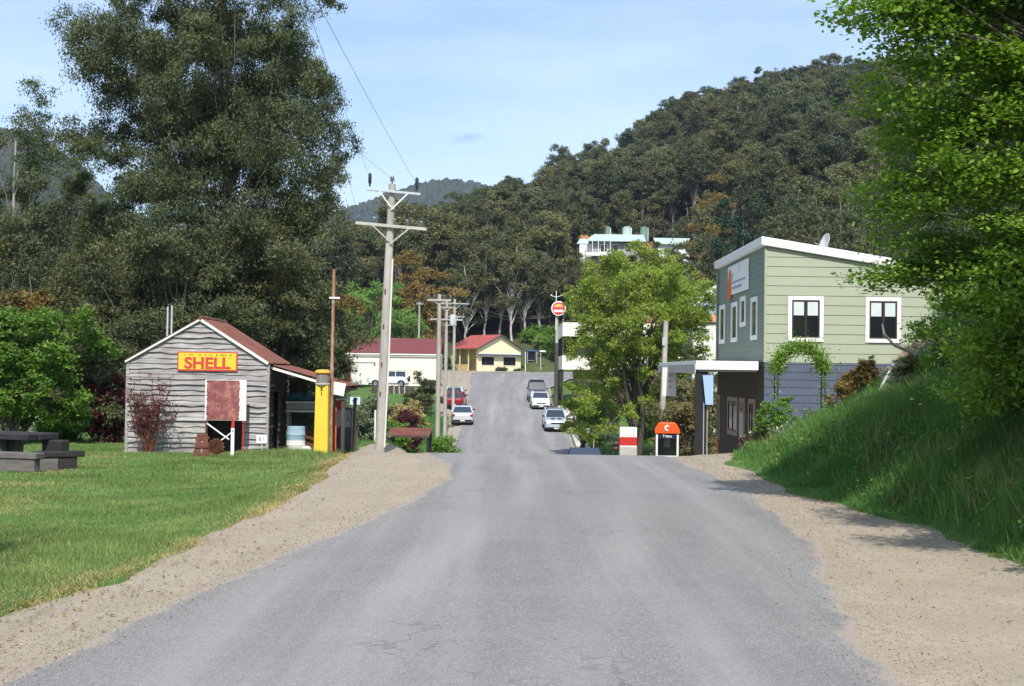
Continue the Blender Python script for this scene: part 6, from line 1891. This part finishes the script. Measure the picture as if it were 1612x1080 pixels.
    mb = MB(); mb.box2((-W * .24, f - .012, hz_ - .34), (W * .24, f + .06, hz_ - .22)); mb.build('grille', M['trim'], root, .01)
    for s in (-1, 1):
        mb = MB(); mb.box2((s * W * .27, f - .006, hz_ - .34), (s * W * .43, f + .16, hz_ - .19)); mb.build('headlight', M['lamp'], root, .02)
        mb = MB(); mb.box2((s * W * .34, r - .16, k['tail'] - .30), (s * W * .462, r + .006, k['tail'] - .08)); mb.build('tail_light', M['tail'], root, .015)
        mb = MB(); mb.box2((s * W * .49, k['wb'] + .22, bz + .0), (s * (W * .5 + .16), k['wb'] + .32, bz + .13)); mb.build('mirror', M['trim'], root, .02)
    mb = MB(); mb.box2((-W * .43, r - .12, .30), (W * .43, r + .03, .46)); mb.build('rear_bumper', M['trim'], root, .02)
    mb = MB(); mb.box2((-.19, r + .0305, .34), (.19, r + .04, .44)); mb.build('number_plate', M['plate'], root)
    mb = MB(); mb.box2((-.19, f - .04, .27), (.19, f - .0305, .37)); mb.build('number_plate', M['plate'], root)
    mb = MB(); mb.box2((-W * .44, f + .1, k['gc'] - .06), (W * .44, r - .1, k['gc'] + .02)); mb.build('underbody', M['trim'], root)
    if scoop:
        mb = MB(); mb.box2((-.42, f + .42, hz_ + .0), (-.1, f + .62, hz_ + .075)); mb.box2((.1, f + .42, hz_ + .0), (.42, f + .62, hz_ + .075)); mb.build('bonnet_scoop', M['trim'], root, .02)
    if rack or kind == 'wagon':
        mb = MB()
        for s in (-1, 1): mb.tube([(s * tw * .85, k['rf'] + .2, Hh), (s * tw * .85, k['rf'] + .3, Hh + .08), (s * tw * .85, k['rr'] - .2, Hh + .08), (s * tw * .85, k['rr'] - .1, Hh)], .022, 6)
        if rack:
            for y in np.linspace(k['rf'] + .3, k['rr'] - .2, 5): mb.bar((-tw * .85, y, Hh + .09), (tw * .85, y, Hh + .09), .04, .03)
            mb.bar((-tw * .9, k['rf'] + .25, Hh + .17), (tw * .9, k['rf'] + .25, Hh + .17), .03, .03)
        mb.build('roof_rack' if rack else 'roof_rail', M['trim'], root)
    if kind == 'box':
        mb = MB(); mb.lathe([(.34, 0), (.36, .04), (.36, .16), (.3, .2)], (.1, r + .02, .98), 18, 'Y'); mb.build('spare_wheel', M['rubber'], root, smooth=True)
        mb = MB(); mb.tube([(-W * .4, f - .08, .5), (-W * .4, f - .1, .95), (W * .4, f - .1, .95), (W * .4, f - .08, .5)], .035, 7); mb.build('bull_bar', M['trim'], root)
    return root


def park(c, px, d, away, py=650, dx=0, yaw=0.0):
    x = X(px, d, py) + dx
    th = math.atan2(float(zr(d + 1)) - float(zr(d - 1)), 2)
    c.location = (x, d, float(zr(d)) + .012)
    c.rotation_euler = (-th if away else th, 0, (PI if away else 0) + R(yaw))
    return c


# faces: 'away' shows the tail to the camera
park(make_car('sedan', (.60, .60, .62), 'silver sedan parked with its tail towards the dip, first of the roadside row'), 727.5, 105.5, True, 655, 0, 3)
park(make_car('hatch', (.30, .015, .03), 'dark red hatchback parked between the silver sedan and a white car'), 718, 118.5, True, 630, 0, -3)
park(make_car('hatch', (.72, .72, .70), 'white hatchback parked behind the dark red hatchback'), 717.5, 126, True, 615, 0, -3)
park(make_car('wagon', (.48, .53, .60), 'silver blue wagon with a black bonnet scoop parked at the kerb', scoop=True), 873, 101.5, False, 660, 0, 2)
park(make_car('hatch', (.80, .80, .80), 'white hatchback parked behind the silver blue wagon, facing the dip'), 850, 119, False, 630, 0, 2)
park(make_car('box', (.10, .13, .18), 'dark blue grey off-road wagon with a roof rack behind the white hatchback', rack=True), 845.5, 127.5, False, 615, 0, 2)
park(make_car('sedan', (.012, .03, .10), 'dark navy sedan at the kerb, only its roof showing above the crest'), 921, 63.5, False, 700, 0, 0)
wg = make_car('box', (.76, .77, .78), 'white off-road wagon parked side-on by the cream shed', rack=True)
wg.location = (X(612, 153, 600), 153, hz(X(612, 153, 600), 153) + .02); wg.location.z = Z(612, 609, 153); wg.rotation_euler = (0, 0, R(-90))
# ------------------------------------------------------------------ power poles and lines
def insul(parent, loc, s=1.0):
    mb = MB(); mb.lathe([(.02 * s, -.06 * s), (.02 * s, .02 * s), (.06 * s, .03 * s), (.06 * s, .06 * s), (.04 * s, .075 * s), (.055 * s, .09 * s), (.05 * s, .13 * s), (.025 * s, .16 * s)], loc, 10)
    return mb.build('insulator', M['ceramic'], parent, smooth=True)


def pin(parent, loc):
    mb = MB(); x, y, z = loc; mb.lathe([(.03, -.06), (.03, .04), (.055, .05), (.055, .34), (.035, .38)], loc, 10)
    return mb.build('insulator', M['black'], parent, smooth=True)


d = 42
bp_ = gpt(597.5, d, 0, 705)
tp_ = P(617.5, 290, d)
pole = empty('power_pole', bp_, 0, 'tall grey timber power pole with two crossarms beside the shed', 'power pole')
top = tp_ - bp_
mb = MB(); mb.tube([(0, 0, -.4), tuple(top * .5), tuple(top)], [.17, .148, .118], 14); mb.build('pole', M['polewood'], pole, smooth=True)
att = {}
for nm, (lx, ly), (rx, ry), mt, tk in (('upper', (577, 298), (662, 306), 'steel', .075), ('lower', (560, 351), (671, 361), 'arm', .10)):
    a = P(lx, ly, d - .18) - bp_; b = P(rx, ry, d - .18) - bp_
    mb = MB(); mb.bar(a, b, .09, tk); mb.build('crossarm', M[mt], pole, .008)
    m_ = (a + b) / 2
    pc = top * (m_.z / top.z)
    for s, e in ((-1, a), (1, b)):
        mb = MB(); st = m_.lerp(e, .52); mb.bar(st + Vector((0, -.05, -.03)), (pc.x, pc.y - .16, st.z - .55), .045, .03, (0, 1, 0)); mb.build('brace', M['white_worn'] if nm == 'upper' else M['arm'], pole)
    att[nm] = (a, b)
tops = []
for nm, us, s in (('upper', (.06, .93), 1.9), ('lower', (.04, .26, .55, .73, .93), 1.0)):
    a, b = att[nm]
    for u in us:
        q = a.lerp(b, u) + Vector((0, 0, .06 * s + .05)); (insul(pole, q, s) if nm == 'lower' else pin(pole, q)); tops.append(bp_ + q + Vector((0, 0, .12 * s)))
ti = Vector(top) + Vector((0, -.02, .07)); insul(pole, ti, 1.3); tops.append(bp_ + ti + Vector((0, 0, .1)))
mb = MB(); mb.tube([(.17, -.1, .2), tuple(top * .35 + Vector((.17, -.1, 0))), tuple(top * .72 + Vector((.14, -.1, 0)))], .028, 7); mb.build('conduit', M['white_worn'], pole, smooth=True)
mb = MB()
for zf in (.22, .33, .47, .6): q = top * zf; mb.box((q.x - .05, q.y - .165, q.z), (.05, .03, .12))
mb.build('steps', M['rust'], pole)


def far_pole(px, pyt, d, arms, lab, transformer=False, r=.15):
    b = gpt(px, d, 0, 690); h = Z(px + 2, pyt, d) - b.z
    o = empty('power_pole', b, 0, lab, 'power pole', 'timber power poles along the street')
    lean = X(px + 3.4, d, pyt) - X(px, d, 690)
    mb = MB(); mb.tube([(0, 0, -.4), (lean, 0, h)], [r, r * .75], 10); mb.build('pole', M['polewood'], o, smooth=True)
    out = []
    for dz, w, rot in arms:
        u = (h - dz) / h; c = Vector((lean * u, -r, h - dz)); v = Vector((math.cos(rot), math.sin(rot), 0)) * w / 2
        mb = MB(); mb.bar(c - v, c + v, .1, .11); mb.build('crossarm', M['arm'], o)
        for s in (-.92, -.4, .4, .92):
            q = c + v * s + Vector((0, 0, .1)); insul(o, q, 1.2); out.append(b + q + Vector((0, 0, .15)))
        for s in (-1, 1):
            mb = MB(); mb.bar(c + v * s * .5, (c.x, c.y + .05, c.z - w * .22), .05, .03, (0, 1, 0)); mb.build('brace', M['arm'], o)
    if transformer:
        mb = MB(); mb.lathe([(.2, 0), (.27, .05), (.27, .75), (.2, .85), (.05, .88)], (lean * .85 + .5, -.2, h - 1.9), 14); mb.build('transformer', M['steel'], o, smooth=True)
    return out


w1 = far_pole(688.5, 463, 72, [(.35, 1.35, .05)], 'grey timber power pole on the grass strip before the parked sedan')
w2 = far_pole(700, 474, 96, [(.5, 1.4, .15), (1.4, 2.6, .4)], 'second grey power pole of the street row beside the red hatchback', True)
w3 = far_pole(712.5, 471, 116, [(.4, 2.7, .3), (1.6, 2.0, .5)], 'third grey power pole of the street row with slanting crossarms')
far_pole(657, 475, 168, [(.3, .9, 0)], 'plain pole standing behind the maroon roofed shed', False, .14)
d = 66
b = gpt(1040, d, 0, 690); t = P(1048.5, 505, d)
rpole = empty('power_pole', b, 0, 'leaning bleached timber pole behind the orange phone booth', 'power pole')
mb = MB(); mb.tube([(0, 0, -.3), tuple((t - b) * .5), tuple(t - b)], [.16, .15, .13], 10); mb.build('pole', M['polewood'], rpole, smooth=True)
mb = MB(); q = (t - b) * .86; mb.box((q.x - .1, q.y - .15, q.z), (.14, .12, .4)); mb.build('junction_box', M['steel'], rpole)


def wire(a, b, sag, lab, r=.009, grp='power lines from the tall pole'):
    a = Vector(a); b = Vector(b); mb = MB(); pts = []
    for i in range(15):
        u = i / 14; p = a.lerp(b, u); p.z -= sag * 4 * u * (1 - u); pts.append(p)
    mb.tube(pts, r, 5)
    return tag(mb.build('power_line', M['wire'], smooth=True), lab, 'power line', grp)


tops.sort(key=lambda p: -p.z)
dst = [P(517, 5, 21.4), P(549, 180, 33), P(545, 262, 36), P(549, 215, 34)]
for i, (s, q) in enumerate(zip([tops[2], tops[0], tops[3], tops[1]], [0, 1, 2, 3])):
    if q == 0: s = P(656, 290, 42)
    v = dst[q] - s; e = s + v * (52 / abs(v.y))
    wire(s, e, .35, 'thin power line from the tall pole over the lawn, %s' % ['on the right arm end', 'from the pole top', 'from the lower arm', 'on the left arm end'][i].replace('right', 'road side').replace('left', 'shed side'), .0045)
for i in range(2): wire(tops[-1 - i], w1[i], .9, ['thin line sagging from the lower crossarm to the next pole', 'second thin line from the lower crossarm to the next pole'][i], .008)
for i in range(4):
    wire(w1[i], w2[i], .5, ['first', 'second', 'third', 'fourth'][i] + ' thin line between the first two street poles', .015)
    wire(w2[i], w3[i], .4, ['first', 'second', 'third', 'fourth'][i] + ' thin line between the second and third street poles', .017)
wire(w2[3], P(1000, 500, 118), 1.2, 'service line crossing the street to the hotel', .014); wire(w3[3], P(870, 497, 116), .8, 'service line from the third pole to the hotel sign', .014)
wire(bp_ + top * .62, P(545, 560, 80), .8, 'dark service line dropping from the tall pole towards the shed', .008)
wire(w3[1], P(735, 545, 205), .8, 'line from the third pole to the yellow cottage', .016)

# ------------------------------------------------------------------ things under the lime tree
d = 75
k0 = gpt(989, d, 0, 700)
kz = lambda py: Z(989, py, d) - k0.z
kw = 27 / 2000 * d
ki = empty('ice_cabinet', k0, R(-4), 'white cabinet with a broad red band under the lime tree', 'cabinet')
mb = MB(); mb.box2((-kw / 2, 0, 0), (kw / 2, .8, kz(673))); mb.build('body', M['white'], ki, .03)
mb = MB(); mb.box2((-kw / 2 - .01, -.03, kz(701)), (kw / 2 + .01, .4, kz(688))); mb.build('red_band', M['redpaint'], ki, .01)
mb = MB(); mb.box2((-kw / 2, -.35, 0), (kw / 2, -.04, kz(703))); mb.build('base', M['conc'], ki, .02)
mb = MB(); mb.box2((-kw / 2 + .1, -.015, kz(686)), (kw / 2 - .1, -.002, kz(676))); mb.build('door', M['white_worn'], ki, .005)
mb = MB(); mb.box2((kw / 2 - .2, -.05, kz(684)), (kw / 2 - .16, -.016, kz(678))); mb.build('handle', M['steel'], ki)
s = empty('newspaper_sign', gpt(970, 81, 0, 700), 0, 'small red and white board beside the white cabinet', 'sign')
zz = Z(970, 694, 81) - s.location.z
mb = MB(); mb.box2((-.2, -.02, zz - .62), (.2, .02, zz)); mb.build('board', M['redpaint'], s); mb = MB(); mb.box2((-.15, -.028, zz - .5), (.15, -.021, zz - .38)); mb.box2((-.15, -.028, zz - .2), (.15, -.021, zz - .04)); mb.build('stripe', M['white'], s)
mb = MB(); mb.tube([(-.15, .02, 0), (-.15, .02, zz)], .02, 6); mb.tube([(.15, .02, 0), (.15, .02, zz)], .02, 6); mb.build('frame', M['steel'], s)
mb = MB(); ba = gpt(936, 80, 0, 690)
hr = empty('handrail', ba, 0, 'pale handrail climbing the grass slope behind the footpath', 'handrail')
e = P(970, 662, 96) - ba; st = P(934, 678, 80) - ba
mb = MB(); mb.tube([st, e], .035, 6); mb.build('rail', M['steel'], hr)
for u in (0.02, .5, .98):
    p = Vector(st).lerp(Vector(e), u); mb = MB(); mb.tube([(p.x, p.y, p.z - 1.4), tuple(p)], .03, 6); mb.build('post', M['steel'], hr)
pb_ = empty('parking_sign', gpt(924, 79, 0, 690), 0, 'thin grey sign post with a small plate at the kerb', 'sign')
zz = Z(924, 674, 79) - pb_.location.z
mb = MB(); mb.tube([(0, 0, -.1), (0, 0, zz)], .03, 6); mb.build('post', M['steel'], pb_); mb = MB(); mb.box((0, -.04, zz - .15), (.3, .02, .3)); mb.build('plate', M['steel'], pb_)
tk = MB(); tk.tube([(0, 0, -.2), (.05, 0, 1.2), (0, 0, 2.4)], [.14, .12, .1], 8); o = tk.build('tree_stump', M['bark'], smooth=True); o.location = gpt(933, 83, 0, 690); tag(o, 'short bare trunk standing beside the kerb sign post', 'trunk')
HAZE = True
# ------------------------------------------------------------------ daylight
SUN_AZ, SUN_EL = R(3.0), R(50)      # azimuth measured from straight behind the camera, towards +X
sv = Vector((math.sin(SUN_AZ) * math.cos(SUN_EL), -math.cos(SUN_AZ) * math.cos(SUN_EL), math.sin(SUN_EL)))
sl_ = bpy.data.lights.new('sun', 'SUN'); sl_.energy = 4.2; sl_.angle = R(.53); sl_.color = (1, .95, .87)
so = bpy.data.objects.new('sun', sl_); COL.objects.link(so)
so.rotation_euler = sv.to_track_quat('Z', 'Y').to_euler()
so.location = (0, -20, 40)
world = bpy.data.worlds.new('World'); scene.world = world
world.use_nodes = True
wt = world.node_tree; wt.nodes.clear()
out = wt.nodes.new('ShaderNodeOutputWorld'); bg = wt.nodes.new('ShaderNodeBackground')
sky = wt.nodes.new('ShaderNodeTexSky'); sky.sky_type = 'NISHITA'; sky.sun_disc = False
sky.sun_elevation = SUN_EL; sky.sun_rotation = PI - SUN_AZ; sky.air_density = 1.0; sky.dust_density = .7; sky.ozone_density = 1.0; sky.altitude = 300
tc = wt.nodes.new('ShaderNodeTexCoord'); mp = wt.nodes.new('ShaderNodeMapping'); mp.inputs['Scale'].default_value = (1.2, 1.2, 5.0); mp.inputs['Rotation'].default_value = (0, R(10), R(20))
wt.links.new(tc.outputs['Generated'], mp.inputs[0])
ns = wt.nodes.new('ShaderNodeTexNoise'); ns.inputs['Scale'].default_value = 1.6; ns.inputs['Detail'].default_value = 7; ns.inputs['Roughness'].default_value = .58
wt.links.new(mp.outputs[0], ns.inputs['Vector'])
mr = wt.nodes.new('ShaderNodeMapRange'); mr.inputs[1].default_value = .38; mr.inputs[2].default_value = .72; mr.inputs[3].default_value = .12; mr.inputs[4].default_value = .7
wt.links.new(ns.outputs['Fac'], mr.inputs[0])
mx = wt.nodes.new('ShaderNodeMix'); mx.data_type = 'RGBA'
wt.links.new(mr.outputs[0], mx.inputs[0]); wt.links.new(sky.outputs[0], mx.inputs[6]); mx.inputs[7].default_value = (5.5, 6.7, 8.4, 1)
wt.links.new(mx.outputs[2], bg.inputs[0]); bg.inputs[1].default_value = .14
wt.links.new(bg.outputs[0], out.inputs[0])
# one small grey wisp of cloud, fixed to its direction in the sky
wd = (P(737, 217, 100) - EYE).normalized()
vm = wt.nodes.new('ShaderNodeVectorMath'); vm.operation = 'SUBTRACT'; wt.links.new(tc.outputs['Generated'], vm.inputs[0]); vm.inputs[1].default_value = wd
v2 = wt.nodes.new('ShaderNodeVectorMath'); v2.operation = 'MULTIPLY'; wt.links.new(vm.outputs[0], v2.inputs[0]); v2.inputs[1].default_value = (1 / .016, 1 / .3, 1 / .0048)
rt = wt.nodes.new('ShaderNodeVectorRotate'); rt.rotation_type = 'Y_AXIS'; rt.inputs['Angle'].default_value = R(7); wt.links.new(vm.outputs[0], rt.inputs['Vector']); wt.links.new(rt.outputs[0], v2.inputs[0])
ln = wt.nodes.new('ShaderNodeVectorMath'); ln.operation = 'LENGTH'; wt.links.new(v2.outputs[0], ln.inputs[0])
n2 = wt.nodes.new('ShaderNodeTexNoise'); n2.inputs['Scale'].default_value = 90; n2.inputs['Detail'].default_value = 5; wt.links.new(tc.outputs['Generated'], n2.inputs['Vector'])
ad = wt.nodes.new('ShaderNodeMath'); ad.operation = 'ADD'; wt.links.new(ln.outputs['Value'], ad.inputs[0]); wt.links.new(n2.outputs['Fac'], ad.inputs[1])
m2 = wt.nodes.new('ShaderNodeMapRange'); m2.inputs[1].default_value = .5; m2.inputs[2].default_value = 1.5; m2.inputs[3].default_value = .42; m2.inputs[4].default_value = 0; wt.links.new(ad.outputs[0], m2.inputs[0])
mw = wt.nodes.new('ShaderNodeMix'); mw.data_type = 'RGBA'; wt.links.new(m2.outputs[0], mw.inputs[0]); wt.links.new(mx.outputs[2], mw.inputs[6]); mw.inputs[7].default_value = (1.7, 2.1, 3.0, 1)
wt.links.new(mw.outputs[2], bg.inputs[0])
vs = scene.view_settings
vs.view_transform = 'Standard'; vs.look = 'None'; vs.exposure = 0.45; vs.gamma = 1.0; vs.use_curve_mapping = False
# ------------------------------------------------------------------ valley air
if HAZE:
    hb = MB(); hb.box2((-3600, -90, -40), (3600, 7300, 620))
    hm = bpy.data.materials.new('valley_haze'); hm.use_nodes = True; ht_ = hm.node_tree; ht_.nodes.clear()
    ho = ht_.nodes.new('ShaderNodeOutputMaterial'); pv = ht_.nodes.new('ShaderNodeVolumePrincipled')
    pv.inputs['Color'].default_value = (.55, .70, 1.0, 1); pv.inputs['Density'].default_value = .0001; pv.inputs['Anisotropy'].default_value = .2
    ht_.links.new(pv.outputs[0], ho.inputs['Volume'])
    tag(hb.build('haze', hm), kind='stuff')
cy = scene.cycles
cy.max_bounces = 6; cy.diffuse_bounces = 2; cy.glossy_bounces = 2; cy.transmission_bounces = 3; cy.transparent_max_bounces = 12; cy.volume_bounces = 0
cy.use_denoising = True
